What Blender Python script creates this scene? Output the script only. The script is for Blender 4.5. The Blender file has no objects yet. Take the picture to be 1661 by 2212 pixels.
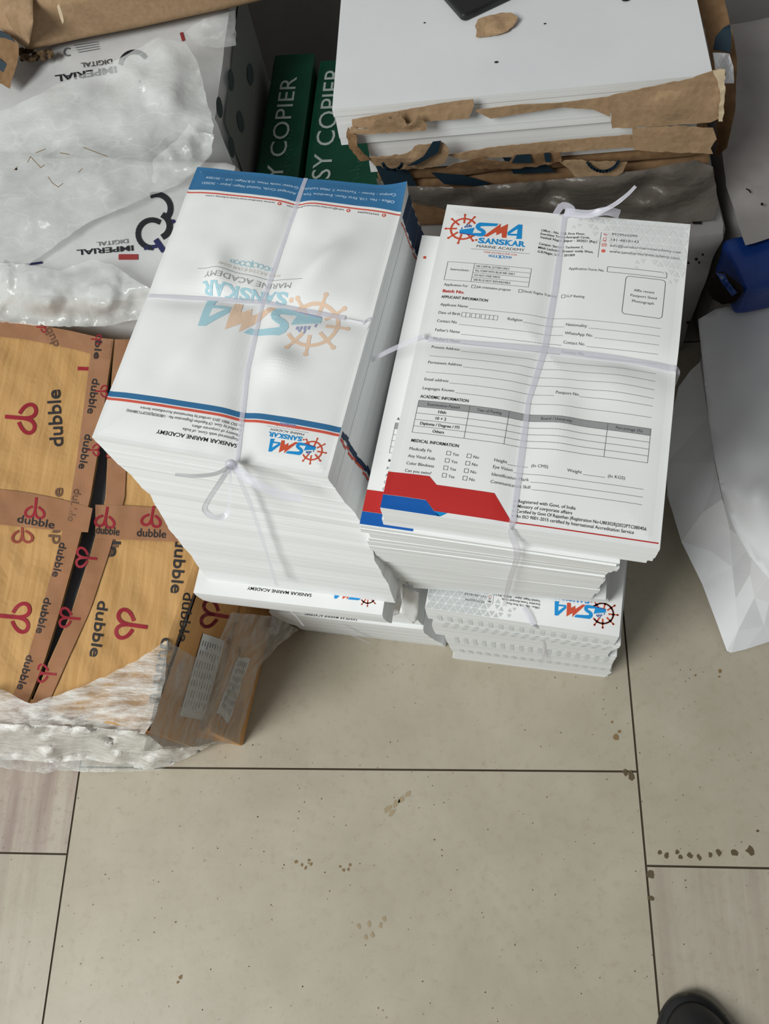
import bpy, bmesh, math, random
from mathutils import Vector, Matrix, noise
from mathutils.geometry import delaunay_2d_cdt, tessellate_polygon, intersect_point_tri_2d

# ------------------------------------------------------------------ camera, light, exposure
S = bpy.context.scene
C = S.collection
FOC, PITCH, ROLL, CAMH, YAW = 1829.38, 1.1709, 0.2954, 1.2076, 0.2910
_cr, _sr = math.cos(ROLL), math.sin(ROLL)
_fw = Vector((0, math.cos(PITCH), -math.sin(PITCH)))
_r0 = Vector((1, 0, 0)); _d0 = Vector((0, -math.sin(PITCH), -math.cos(PITCH)))
_Z = Matrix.Rotation(YAW, 3, 'Z')
RI = _Z @ (_cr * _r0 + _sr * _d0); DN = _Z @ (-_sr * _r0 + _cr * _d0); FW = _Z @ _fw
cam = bpy.data.cameras.new('camera'); cam_o = bpy.data.objects.new('camera', cam); C.objects.link(cam_o)
cam.sensor_fit = 'AUTO'; cam.sensor_width = 36.0; cam.lens = FOC / 2212 * 36.0
cam.clip_start = 0.02
up = -DN; back = -FW
cam_o.matrix_world = Matrix(((RI.x, up.x, back.x, 0), (RI.y, up.y, back.y, 0), (RI.z, up.z, back.z, CAMH), (0, 0, 0, 1)))
S.camera = cam_o

W = bpy.data.worlds.new('room_ambient'); S.world = W; W.use_nodes = True
W.node_tree.nodes['Background'].inputs[0].default_value = (0.95, 0.97, 0.97, 1)
W.node_tree.nodes['Background'].inputs[1].default_value = 0.16

def area(name, loc, target, size, size_y, power, col):
    l = bpy.data.lights.new(name, 'AREA'); l.shape = 'RECTANGLE'; l.size = size; l.size_y = size_y
    l.energy = power; l.color = col
    o = bpy.data.objects.new(name, l); C.objects.link(o); o.location = loc
    o.rotation_euler = (Vector(target) - Vector(loc)).to_track_quat('-Z', 'Y').to_euler()
    return o
area('window_daylight', (-2.05, -1.5, 3.2), (-0.05, 0.5, 0.3), 1.5, 1.7, 143, (0.985, 1.0, 0.975))
S.view_settings.view_transform = 'Standard'; S.view_settings.look = 'None'
S.view_settings.gamma = 1; S.view_settings.use_curve_mapping = False
S.view_settings.exposure = 0.0

# ------------------------------------------------------------------ helpers
rnd = random.Random(7)
def at(px, py, z):
    """the point of the photograph's pixel at height z above the floor"""
    d = FW + ((px - 830.5) * RI + (py - 1106) * DN) / FOC
    return Vector((0, 0, CAMH)) + (z - CAMH) / d.z * d
def px_of(P):
    d = P - Vector((0, 0, CAMH)); z = d.dot(FW); return (830.5 + FOC * d.dot(RI) / z, 1106 + FOC * d.dot(DN) / z)
def at_plane(px, py, p0, n):
    d = FW + ((px - 830.5) * RI + (py - 1106) * DN) / FOC
    o = Vector((0, 0, CAMH)); t = (p0 - o).dot(n) / d.dot(n)
    return o + t * d

MATS = {}
def srgb(r, g, b):
    f = lambda c: (c / 255 / 12.92) if c / 255 <= .04045 else ((c / 255 + .055) / 1.055) ** 2.4
    return (f(r), f(g), f(b), 1)
class NT:
    def __init__(s, name):
        s.m = bpy.data.materials.new(name); s.m.use_nodes = True; s.t = s.m.node_tree
        s.b = s.t.nodes['Principled BSDF']; s.out = s.t.nodes['Material Output']; MATS[name] = s.m
    def n(s, typ, **kw):
        o = s.t.nodes.new(typ)
        for k, v in kw.items():
            if k in ('op',): o.operation = v
            elif hasattr(o, k) and not isinstance(v, tuple): setattr(o, k, v)
            else: o.inputs[k].default_value = v
        return o
    def l(s, a, b): s.t.links.new(a, b)
    def coord(s, scale=(1, 1, 1), kind='Object'):
        tc = s.n('ShaderNodeTexCoord'); mp = s.n('ShaderNodeMapping'); mp.inputs['Scale'].default_value = scale
        s.l(tc.outputs[kind], mp.inputs['Vector']); return mp.outputs[0]
    def noise(s, vec, scale, detail=4, rough=.55):
        o = s.n('ShaderNodeTexNoise'); o.inputs['Scale'].default_value = scale; o.inputs['Detail'].default_value = detail
        o.inputs['Roughness'].default_value = rough; s.l(vec, o.inputs['Vector']); return o.outputs['Fac']
    def ramp(s, fac, stops):
        o = s.n('ShaderNodeValToRGB'); e = o.color_ramp.elements
        while len(e) < len(stops): e.new(.5)
        for i, (p, c) in enumerate(stops): e[i].position = p; e[i].color = c
        s.l(fac, o.inputs[0]); return o.outputs['Color']
    def bump(s, h, strength, dist=.001):
        o = s.n('ShaderNodeBump'); o.inputs['Strength'].default_value = strength; o.inputs['Distance'].default_value = dist
        s.l(h, o.inputs['Height']); s.l(o.outputs[0], s.b.inputs['Normal']); return o
    def mix(s, fac, a, b, mode='MIX'):
        o = s.n('ShaderNodeMix'); o.data_type = 'RGBA'; o.blend_type = mode
        if isinstance(fac, float): o.inputs[0].default_value = fac
        else: s.l(fac, o.inputs[0])
        for i, v in ((6, a), (7, b)):
            if isinstance(v, tuple): o.inputs[i].default_value = v
            else: s.l(v, o.inputs[i])
        return o.outputs[2]
def flat(name, col, rough=.6, spec=.3, metallic=0):
    t = NT(name); t.b.inputs['Base Color'].default_value = col; t.b.inputs['Roughness'].default_value = rough
    t.b.inputs['Specular IOR Level'].default_value = spec; return t
def mottled(name, a, b, scale=30, rough=.6, spec=.3, stretch=(1, 1, 1), bump=0, bscale=None, detail=4, lo=.35, hi=.65, dist=.001):
    t = NT(name); v = t.coord(stretch); f = t.noise(v, scale, detail)
    t.l(t.ramp(f, [(lo, a), (hi, b)]), t.b.inputs['Base Color'])
    t.b.inputs['Roughness'].default_value = rough; t.b.inputs['Specular IOR Level'].default_value = spec
    if bump: t.bump(t.noise(v, bscale or scale, 5), bump, dist)
    return t

mottled('paper', (.78, .79, .785, 1), (.82, .83, .825, 1), 14, .55, .25, bump=.06, bscale=60)
t = mottled('paper_edge', (.79, .81, .81, 1), (.86, .875, .875, 1), 1, .7, .15, stretch=(3, 3, 900), detail=2)
t.bump(t.noise(t.coord((4, 4, 1500)), 1, 2), .25, .0006)
mottled('office_paper', (.70, .715, .73, 1), (.745, .755, .765, 1), 9, .5, .3)
mottled('wrapper_paper', (.56, .565, .565, 1), (.66, .665, .665, 1), 12, .5, .35, bump=.25, bscale=25, dist=.004)
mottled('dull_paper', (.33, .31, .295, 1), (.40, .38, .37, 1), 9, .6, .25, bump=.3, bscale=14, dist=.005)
mottled('soft_paper', (.66, .665, .69, 1), (.73, .735, .75, 1), 9, .5, .3, bump=.15, bscale=20, dist=.003)
INK = dict(ink=(28, 28, 32), grey_ink=(88, 90, 92), line_ink=(95, 97, 98), header_grey=(150, 152, 152), pale_grey=(192, 196, 197),
           pale_grey_soft=(218, 221, 221), paper_tint=(219, 224, 224), letter_blue=(52, 108, 152), letter_red=(205, 88, 72), letter_navy=(40, 58, 84), form_red=(186, 46, 44), form_blue=(18, 90, 170), form_cyan=(20, 140, 205),
           logo_blue=(28, 140, 206), logo_brick=(200, 82, 56), logo_purple=(62, 52, 130), logo_navy=(40, 80, 150),
           mark_blue=(168, 205, 216), mark_orange=(226, 198, 174), mark_grey=(160, 165, 165), mark_purple=(160, 165, 195), mark_faint=(200, 212, 212), mark_pink=(218, 208, 200),
           band_text=(205, 220, 232), batch_red=(190, 50, 42), pink_ink=(228, 130, 125), icon_red=(222, 110, 98),
           carton_black=(52, 50, 52), carton_faded=(112, 84, 66), carton_red=(150, 40, 52), carton_red_faded=(150, 74, 62),
           brand_black=(40, 42, 46), brand_grey=(105, 108, 110), brand_red=(150, 60, 60), brand_navy=(45, 48, 88), oval_slate=(78, 90, 94), side_shade=(132, 136, 134),
           white_ink=(158, 168, 162), sticker_text=(120, 118, 112), teal_ink=(27, 46, 58), green_scuff=(70, 110, 90))
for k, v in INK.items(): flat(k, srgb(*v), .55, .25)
mottled('cardboard', srgb(184, 142, 90), srgb(198, 157, 104), 1, .75, .15, stretch=(260, 14, 14), bump=.12, bscale=1)
mottled('cardboard_side', srgb(196, 146, 92), srgb(208, 158, 102), 1, .75, .15, stretch=(14, 14, 200), bump=.1, bscale=1)
flat('carton_inside', srgb(120, 120, 126), .7, .2)
t = mottled('packing_tape', srgb(154, 110, 79), srgb(166, 121, 89), 20, .2, .5, bump=.15, bscale=40)
mottled('kraft', srgb(160, 132, 102), srgb(172, 144, 113), 160, .8, .12, bump=.05, bscale=24, dist=.003)
mottled('kraft_dark', srgb(126, 98, 70), srgb(142, 112, 82), 90, .8, .12, bump=.2, bscale=20, dist=.004)
mottled('kraft_torn', srgb(205, 185, 152), srgb(220, 202, 172), 60, .85, .1)
mottled('copier_green', srgb(3, 54, 38), srgb(6, 61, 43), 25, .45, .3)
mottled('blue_plastic', srgb(16, 44, 108), srgb(28, 62, 134), 14, .35, .45, bump=.5, bscale=12, dist=.006)
flat('dark_hollow', srgb(34, 28, 26), .8, .1)
mottled('black_rubber', srgb(26, 26, 28), srgb(36, 36, 38), 60, .42, .45)
flat('black_plastic', srgb(30, 30, 33), .38, .45)
flat('skin', srgb(190, 120, 105), .5, .3)
mottled('debris', srgb(50, 40, 32), srgb(110, 90, 66), 120, .9, .1, bump=.6, bscale=150, dist=.003)
mottled('wall_paint', srgb(150, 148, 147), srgb(160, 158, 157), 4, .7, .2)
flat('grout', srgb(70, 62, 50), .9, .1)
flat('stain_brown', srgb(132, 110, 78), .7, .2); flat('stain_tan', srgb(160, 145, 118), .7, .2); flat('speck', srgb(96, 84, 66), .8, .1); flat('fleck', srgb(40, 36, 36), .8, .1)

def tile_mat(name, a, b, streak, tint):
    t = NT(name); v = t.coord()
    n1 = t.noise(v, 9, 6, .6); n2 = t.noise(v, 75, 6, .7)
    col = t.ramp(n1, [(.3, a), (.7, b)])
    col = t.mix(t.ramp(n2, [(.28, (.8, .8, .8, 1)), (.48, (0, 0, 0, 1))]), col, tint)
    sp = t.noise(v, 170, 3, .5)
    col = t.mix(t.ramp(sp, [(.24, (1, 1, 1, 1)), (.29, (0, 0, 0, 1))]), col, srgb(112, 98, 78))
    if streak:
        sv = t.coord((26, 1.6, 1)); sn = t.noise(sv, 1, 5, .6)
        col = t.mix(t.ramp(sn, [(.42, (0, 0, 0, 1)), (.62, (streak, streak, streak, 1))]), col, srgb(140, 122, 114))
    t.l(col, t.b.inputs['Base Color']); t.b.inputs['Roughness'].default_value = .42; t.b.inputs['Specular IOR Level'].default_value = .35
    t.bump(n2, .12, .0008)
tile_mat('tile_beige', srgb(166, 158, 140), srgb(180, 172, 155), 0, srgb(162, 153, 134))
tile_mat('tile_streaked', srgb(172, 162, 148), srgb(182, 173, 160), .8, srgb(150, 137, 124))
tile_mat('tile_cool', srgb(168, 161, 143), srgb(181, 174, 158), .35, srgb(161, 153, 135))

def film_mat(name, lo, hi, col, scale, stretch, rough=.25, crackle=0):
    """thin clear film: milky where it is wrinkled or doubled"""
    t = NT(name); v = t.coord(stretch)
    tr = t.n('ShaderNodeBsdfTransparent'); mx = t.n('ShaderNodeMixShader')
    f = t.noise(v, scale, 7, .65)
    g = t.ramp(f, [(.36, (lo,) * 3 + (1,)), (.66, (hi,) * 3 + (1,))])
    if crackle:
        e = None
        for k, (sc_, amt) in enumerate(((crackle, .05), (crackle * 2.6, .13))):
            nz = t.noise(t.coord(tuple(c * (1 + .5 * k) for c in ((1, 1, 1) if max(stretch) > 5 else stretch))), sc_, 1.5, .5)
            sb = t.n('ShaderNodeMath'); sb.operation = 'SUBTRACT'; sb.inputs[1].default_value = .5; t.l(nz, sb.inputs[0])
            ab = t.n('ShaderNodeMath'); ab.operation = 'ABSOLUTE'; t.l(sb.outputs[0], ab.inputs[0])
            ln = t.ramp(ab.outputs[0], [(0, (amt, amt, amt, 1)), (.014, (0, 0, 0, 1))])
            e = ln if e is None else t.mix(1.0, e, ln, 'ADD')
        g = t.mix(1.0, g, e, 'ADD')
    t.b.inputs['Base Color'].default_value = col; t.b.inputs['Roughness'].default_value = rough; t.b.inputs['Specular IOR Level'].default_value = .5
    f2 = t.noise(t.coord(tuple(c * 1.7 for c in stretch)), scale * 3.1, 4, .55); t.bump(f2, .5, .005)
    t.l(g, mx.inputs[0]); t.l(tr.outputs[0], mx.inputs[1]); t.l(t.b.outputs[0], mx.inputs[2]); t.l(mx.outputs[0], t.out.inputs[0])
film_mat('polythene', .22, .72, (.80, .82, .80, 1), 5, (1, 1.6, 1), .17, 4)
film_mat('polythene_thin', .08, .45, (.72, .74, .72, 1), 12, (1, 1, 1), .25)
film_mat('stretch_wrap', .12, .9, (.84, .83, .79, 1), 1, (22, 120, 70), .22)
film_mat('film_bunched', .62, .98, (.95, .935, .89, 1), 1, (30, 60, 60), .2)
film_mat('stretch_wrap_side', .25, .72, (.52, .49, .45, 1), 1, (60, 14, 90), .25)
film_mat('cloudy_plastic', .8, 1.0, (.15, .132, .112, 1), 9, (1, 1, 2), .32)
t = NT('raffia'); tr_ = t.n('ShaderNodeBsdfTransparent'); mx_ = t.n('ShaderNodeMixShader'); mx_.inputs[0].default_value = .55
t.b.inputs['Base Color'].default_value = (.74, .73, .82, 1); t.b.inputs['Roughness'].default_value = .22; t.b.inputs['Specular IOR Level'].default_value = .6
t.l(tr_.outputs[0], mx_.inputs[1]); t.l(t.b.outputs[0], mx_.inputs[2]); t.l(mx_.outputs[0], t.out.inputs[0])
t.bump(t.noise(t.coord((30, 30, 30)), 1, 3), .3, .002)

class MB:
    """collects polygons with a material each and links them as one mesh object"""
    def __init__(s): s.v = []; s.f = []; s.m = []; s.names = []
    def mi(s, m):
        if m not in s.names: s.names.append(m)
        return s.names.index(m)
    def add(s, pts, faces, m):
        o = len(s.v); s.v += [tuple(p) for p in pts]; k = s.mi(m)
        for f in faces: s.f.append(tuple(o + i for i in f)); s.m.append(k)
    def poly(s, pts, m): s.add(pts, [tuple(range(len(pts)))], m)
    def box8(s, lo, hi, m, mtop=None):
        """lo / hi: four corners each, counter-clockwise from above"""
        p = list(lo) + list(hi)
        s.add(p, [(3, 2, 1, 0)] + [(i, (i + 1) % 4, 4 + (i + 1) % 4, 4 + i) for i in range(4)], m)
        s.add(hi, [(0, 1, 2, 3)], mtop or m)
    def grid(s, fn, nu, nv, m):
        pts = [fn(i / nu, j / nv) for j in range(nv + 1) for i in range(nu + 1)]
        s.add(pts, [(j * (nu + 1) + i, j * (nu + 1) + i + 1, (j + 1) * (nu + 1) + i + 1, (j + 1) * (nu + 1) + i) for j in range(nv) for i in range(nu)], m)
    def build(s, name, parent=None, smooth=False, solid=0, off=0, bevel=0, subd=0, label=None, auto=None):
        me = bpy.data.meshes.new(name); me.from_pydata(s.v, [], s.f); me.update()
        for n in s.names: me.materials.append(MATS[n])
        me.polygons.foreach_set('material_index', s.m)
        if smooth or getattr(s, 'smooth', False): me.polygons.foreach_set('use_smooth', [True] * len(s.f))
        o = bpy.data.objects.new(name, me); C.objects.link(o)
        if parent:
            o.parent = parent; o.matrix_parent_inverse = world_of(parent).inverted()
        if bevel:
            b = o.modifiers.new('bevel', 'BEVEL'); b.width = bevel; b.segments = 3; b.limit_method = 'ANGLE'
        if subd:
            b = o.modifiers.new('sub', 'SUBSURF'); b.levels = subd; b.render_levels = subd
        if solid:
            b = o.modifiers.new('solid', 'SOLIDIFY'); b.thickness = solid; b.offset = off
        if label: o['label'] = label
        return o
_world = {}
def world_of(o): return _world.get(o.name, Matrix.Identity(4))
def thing(name, label, cat, loc, group=None, rotz=0):
    o = bpy.data.objects.new(name, None); C.objects.link(o); o.empty_display_size = .05
    o.location = loc; o.rotation_euler = (0, 0, rotz)
    _world[o.name] = Matrix.Translation(Vector(loc)) @ Matrix.Rotation(rotz, 4, 'Z')
    o['label'] = label; o['category'] = cat
    if group: o['group'] = group
    return o
def tag(o, label, cat, group=None):
    o['label'] = label; o['category'] = cat
    if group: o['group'] = group
    return o
def structure(o): o['kind'] = 'structure'; return o

_tc = {}
def glyphs(s, bold=0.0, shear=0.0, res=3):
    k = (s, bold, shear, res)
    if k not in _tc:
        cu = bpy.data.curves.new('text', 'FONT'); cu.body = s; cu.size = 1; cu.offset = bold; cu.shear = shear; cu.resolution_u = res
        cu.fill_mode = 'FRONT' if hasattr(cu, 'fill_mode') else 'BOTH'
        ob = bpy.data.objects.new('text', cu); me = bpy.data.meshes.new_from_object(ob)
        vs = [(v.co.x, v.co.y) for v in me.vertices]; fs = [tuple(p.vertices) for p in me.polygons]
        bpy.data.objects.remove(ob); bpy.data.meshes.remove(me); bpy.data.curves.remove(cu)
        _tc[k] = (vs, fs, min(v[0] for v in vs), max(v[0] for v in vs))
    return _tc[k]
def split_tris(pts, tris, mx):
    """split 2-D triangles until no edge is longer than mx"""
    pts = [tuple(p) for p in pts]; out = []; st = list(tris); mid = {}
    while st:
        a, b, c = st.pop()
        e = [(math.dist(pts[a], pts[b]), a, b, c), (math.dist(pts[b], pts[c]), b, c, a), (math.dist(pts[c], pts[a]), c, a, b)]
        L, i, j, k = max(e)
        if L <= mx: out.append((a, b, c)); continue
        key = (min(i, j), max(i, j))
        if key not in mid: mid[key] = len(pts); pts.append(((pts[i][0] + pts[j][0]) / 2, (pts[i][1] + pts[j][1]) / 2))
        m = mid[key]; st.append((i, m, k)); st.append((m, j, k))
    return pts, out
class Print:
    """ink on a surface; fn(x_mm, y_mm, lift) gives the world point"""
    def __init__(s, mb, fn, mx=0): s.mb = mb; s.fn = fn; s.mx = mx; s.T = lambda x, y: (x, y)
    def tris(s, pts, tris, m, lift=.00025):
        p = [s.T(*q) for q in pts]
        if s.mx: p, tris = split_tris(p, tris, s.mx)
        s.mb.add([s.fn(x, y, lift) for x, y in p], tris, m)
    def poly(s, pts, m, lift=.00025):
        tr = tessellate_polygon([[Vector((x, y, 0)) for x, y in pts]])
        out = []
        for a, b, c in tr:
            A, B, D = pts[a], pts[b], pts[c]
            cr = (B[0] - A[0]) * (D[1] - A[1]) - (B[1] - A[1]) * (D[0] - A[0])
            out.append((a, b, c) if cr > 0 else (a, c, b))
        s.tris(pts, out, m, lift)
    def rect(s, x0, y0, x1, y1, m, lift=.00025): s.poly([(x0, y0), (x1, y0), (x1, y1), (x0, y1)], m, lift)
    def line(s, pts, w, m, lift=.00025, closed=False):
        n = len(pts)
        for i in range(n if closed else n - 1):
            a, b = pts[i], pts[(i + 1) % n]; dx, dy = b[0] - a[0], b[1] - a[1]; L = math.hypot(dx, dy) or 1
            nx, ny = -dy / L * w / 2, dx / L * w / 2; ex, ey = dx / L * w * .3, dy / L * w * .3
            q = [(a[0] - nx - ex, a[1] - ny - ey), (b[0] - nx + ex, b[1] - ny + ey), (b[0] + nx + ex, b[1] + ny + ey), (a[0] + nx - ex, a[1] + ny - ey)]
            s.tris(q, [(0, 1, 2), (0, 2, 3)], m, lift)
    def frame(s, x0, y0, x1, y1, w, m, r=0):
        if r:
            pts = []
            for cx, cy, a0 in ((x1 - r, y1 - r, 0), (x0 + r, y1 - r, 90), (x0 + r, y0 + r, 180), (x1 - r, y0 + r, 270)):
                pts += [(cx + r * math.cos(math.radians(a0 + k * 22.5)), cy + r * math.sin(math.radians(a0 + k * 22.5))) for k in range(5)]
        else: pts = [(x0, y0), (x1, y0), (x1, y1), (x0, y1)]
        s.line(pts, w, m, closed=True)
    def disc(s, x, y, r, m, n=14, lift=.00025): s.poly([(x + r * math.cos(i * 2 * math.pi / n), y + r * math.sin(i * 2 * math.pi / n)) for i in range(n)], m, lift)
    def arc(s, x, y, r, a0, a1, w, m, n=24, ry=None):
        s.line([(x + r * math.cos(math.radians(a0 + (a1 - a0) * i / n)), y + (ry or r) * math.sin(math.radians(a0 + (a1 - a0) * i / n))) for i in range(n + 1)], w, m)
    def text(s, t, x, y, w, m, h=None, bold=0.0, shear=0.0, align='l', res=3, lift=.0003):
        vs, fs, a, b = glyphs(t, bold, shear, res)
        k = w / (b - a); ky = (h / .73) if h else k
        x0 = x - (w / 2 if align == 'c' else w if align == 'r' else 0)
        s.tris([(x0 + (vx - a) * k, y + vy * ky) for vx, vy in vs], fs, m, lift)
    def sub(s, f):
        q = Print(s.mb, s.fn, s.mx); T0 = s.T; q.T = lambda x, y: T0(*f(x, y)); return q

def affine(P0, U, V):
    """print plane: origin, unit-per-metre axes; mm in"""
    N = U.cross(V).normalized()
    return lambda x, y, l: P0 + U * (x / 1000) + V * (y / 1000) + N * l

# --- the academy's ship-and-wheel mark, millimetres
MARK = dict(
 S=[(9.29, 8.85), (-2.54, 8.52), (-4.25, 7.07), (-4.79, 5.14), (-4.2, 3.39), (-2.49, 2.05), (-.75, 1.33), (-.31, .7), (-.82, .16), (-5.89, -.27), (-5.13, 3.97), (-14.25, 1.63), (-13.97, -.58), (-1.83, -2.49), (.83, -2.32), (2.18, -.92), (2.4, 1.06), (1.6, 2.56), (-.06, 3.71), (-1.8, 4.43), (-1.83, 5.25), (-.63, 5.75), (7.97, 6.68)],
 P=[(-2.23, -2.43), (-13.9, -1.26), (-13.97, -.58), (-8.32, -1.23)],
 M=[(15.59, -1.81), (12.84, -1.96), (12.12, 1.81), (9.19, -.44), (8.77, 2.17), (3.86, -2.12), (1.27, -2.24), (10.65, 9.09), (10.69, 5.81), (15.02, 9.32)],
 A=[(25.08, -1.62), (21.36, -1.97), (21.86, -.72), (21.74, .51), (17.53, .27), (15.96, .33), (15.73, 2.77), (21.39, 9.54), (23.96, 9.66)],
 H=[(21.71, 1.95), (17.34, 1.6), (21.47, 5.76)])
def serif_word(p, word, x0, x1, y0, h, m):
    n = len(word); w = (x1 - x0) / n
    for i, ch in enumerate(word):
        a = x0 + i * w; b = a + w * .93; st = w * .26
        p.text(ch, a, y0, w * .93, m, h=h, bold=.035)
        feet = {'A': ((a, 0), (b, 0)), 'N': ((a + st / 2, 0), (a + st / 2, 1), (b - st / 2, 1)), 'K': ((a + st / 2, 0), (b - st / 3, 0), (a + st / 2, 1), (b - st / 2, 1)), 'R': ((a + st / 2, 0), (b - st / 3, 0), (a + st / 2, 1))}.get(ch, ())
        for fx, t in feet:
            yy = y0 if t == 0 else y0 + h * .86
            p.rect(fx - w * .17, yy, fx + w * .17, yy + h * .14, m)
def logo(p, pal, words=True):
    """pal: blue, brick, purple, navy, grey, faint red, paper"""
    blue, brick, purple, navy, grey, goal, paper = pal
    cx, cy = -11.9, 2.6
    p.arc(cx, cy, 8.0, 38, 322, 1.25, brick, 44)
    p.arc(cx + 7.6, cy - 6.6, 1.7, 90, 165, .9, brick, 6)
    for a in (62, 95, 140, 182, 222, 262, 310):
        c, s_ = math.cos(math.radians(a)), math.sin(math.radians(a))
        p.line([(cx + c * 4.6, cy + s_ * 4.6), (cx + c * 8, cy + s_ * 8)], 1.25, brick)
        p.line([(cx + c * 8, cy + s_ * 8), (cx + c * 11.2, cy + s_ * 11.2)], 1.0, brick)
        p.disc(cx + c * 11.3, cy + s_ * 11.3, .85, brick, 10); p.disc(cx + c * 8, cy + s_ * 8, 1.05, brick, 10)
    p.disc(-2.6, -5.4, .8, brick, 8)
    p.poly(MARK['S'], blue, .0003); p.poly(MARK['P'], purple, .00036)
    p.poly(MARK['M'], brick, .0003); p.poly(MARK['A'], blue, .0003); p.poly(MARK['H'], paper, .0004)
    for i in range(4): p.rect(-8 - i * 1.2, 4.2 - i * .25, -7.2 - i * 1.2, 5.5 - i * .2, navy, .0003)
    p.rect(-10.6, 5, -9.9, 6.4, navy, .0003); p.rect(-9, 5.1, -8.2, 6.2, navy, .0003); p.rect(-13.4, 2.2, -12.8, 3.6, navy, .0003)
    for i in range(6): p.disc(-7.2 - i * .95, 3.1 - i * .2, .16, paper, 6, .00045)
    serif_word(p, 'SANSKAR', -1.3, 28, -7.4, 4.1, blue)
    if words:
        p.text('MARINE ACADEMY', -1.6, -10.9, 29.6, grey, h=2.1)
        p.line([(-4.8, -12.3), (31.4, -12.3)], .22, grey)
        p.text('YOUR SUCCESS IS OUR GOAL', 3.4, -14.6, 20.8, goal, h=1.2)
        for k, (ox, r) in enumerate(((7.6, .55), (9.0, .75), (10.9, .85), (12.7, .95), (15.3, .95), (17.1, .85), (19, .75), (20.4, .55))):
            p.arc(ox, -16.4, r, 20 + 40 * k, 330 + 40 * k, .34, blue, 12)
        p.line([(14, -15.2), (14, -17.9)], .4, blue)
FULL = ('logo_blue', 'logo_brick', 'logo_purple', 'logo_navy', 'grey_ink', 'letter_red', 'paper')
PALE = ('mark_blue', 'mark_orange', 'mark_purple', 'mark_purple', 'mark_grey', 'mark_pink', 'paper')

# ------------------------------------------------------------------ the room
mb = MB()
xs = [-1.36, -.58, .20, .98, 1.76]; g = .0013
def tile(x0, x1, y0, y1, m): mb.add([(x0 + g, y0 + g, 0), (x1 - g, y0 + g, 0), (x1 - g, y1 - g, 0), (x0 + g, y1 - g, 0)], [(0, 1, 2, 3)], m)
def tilecol(x0, x1, off, ms):
    y = off - .78 * 3
    for k in range(6): tile(x0, x1, y, min(y + .78, 1.42), ms[k % len(ms)]); y += .78
tilecol(-1.36, -.58, -.010, ['tile_cool', 'tile_cool', 'tile_cool', 'tile_streaked', 'tile_cool', 'tile_beige'])
tilecol(-.58, .20, .106, ['tile_beige']); tilecol(.20, .98, -.010, ['tile_cool', 'tile_beige', 'tile_cool', 'tile_beige'])
tilecol(.98, 1.76, .106, ['tile_beige']); tilecol(-2.14, -1.36, .106, ['tile_beige'])
mb.add([(-2.2, -2.4, -.0012), (1.8, -2.4, -.0012), (1.8, 1.42, -.0012), (-2.2, 1.42, -.0012)], [(0, 1, 2, 3)], 'grout')
def blot(px, py, r, m, n=9, z=.0004, st=1.0, ang=0):
    c = at(px, py, 0); pts = []
    for i in range(n):
        a = i * 2 * math.pi / n; rr = r * rnd.uniform(.55, 1.2); x, y = rr * math.cos(a) * st, rr * math.sin(a)
        pts.append((c.x + x * math.cos(ang) - y * math.sin(ang), c.y + x * math.sin(ang) + y * math.cos(ang), z))
    mb.poly(pts, m)
for _ in range(240):
    px, py = rnd.uniform(0, 1661), rnd.uniform(1420, 2212); blot(px, py, rnd.uniform(.0004, .0011), 'speck', 6)
for px, py in ((640, 1862), (652, 1868), (660, 1875), (668, 1858), (672, 1866), (735, 1872), (742, 1880), (752, 1878), (756, 1868)): blot(px, py, .0024, 'stain_brown', 7)
for px, py in ((855, 1735), (838, 1748), (868, 1728), (846, 1757), (880, 1716)): blot(px, py, .004, 'stain_tan', 9, st=1.6, ang=.8)
for px, py in ((775, 2000), (798, 1996), (805, 2020), (830, 1985), (822, 1998), (790, 2025)): blot(px, py, .0042, 'stain_tan', 9, st=.7, ang=.3)
for px, py, r in ((1426, 1842, .003), (1440, 1848, .004), (1462, 1840, .003), (1470, 1851, .0042), (1490, 1848, .004), (1510, 1852, .0038), (1535, 1846, .0036), (1552, 1842, .0042), (1586, 1843, .0045), (1620, 1838, .006)): blot(px, py, r, 'speck', 8)
for px, py, r in ((1331, 1594, .005), (1338, 1580, .003), (1322, 1560, .002), (1555, 1450, .003), (1553, 1462, .002), (1502, 1459, .002), (1364, 1675, .006), (1350, 1668, .005), (1403, 1890, .006), (1406, 1940, .004), (1636, 1795, .002), (390, 2110, .003), (384, 2122, .002)): blot(px, py, r, 'stain_brown' if px < 1345 or px > 1500 and px < 1560 else 'speck', 8)
structure(mb.build('floor'))
mb = MB(); mb.box8([(-2.2, 1.42, -.002), (1.8, 1.42, -.002), (1.8, 1.5, -.002), (-2.2, 1.5, -.002)], [(-2.2, 1.42, 2.4), (1.8, 1.42, 2.4), (1.8, 1.5, 2.4), (-2.2, 1.5, 2.4)], 'wall_paint')
structure(mb.build('wall_back'))

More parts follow.
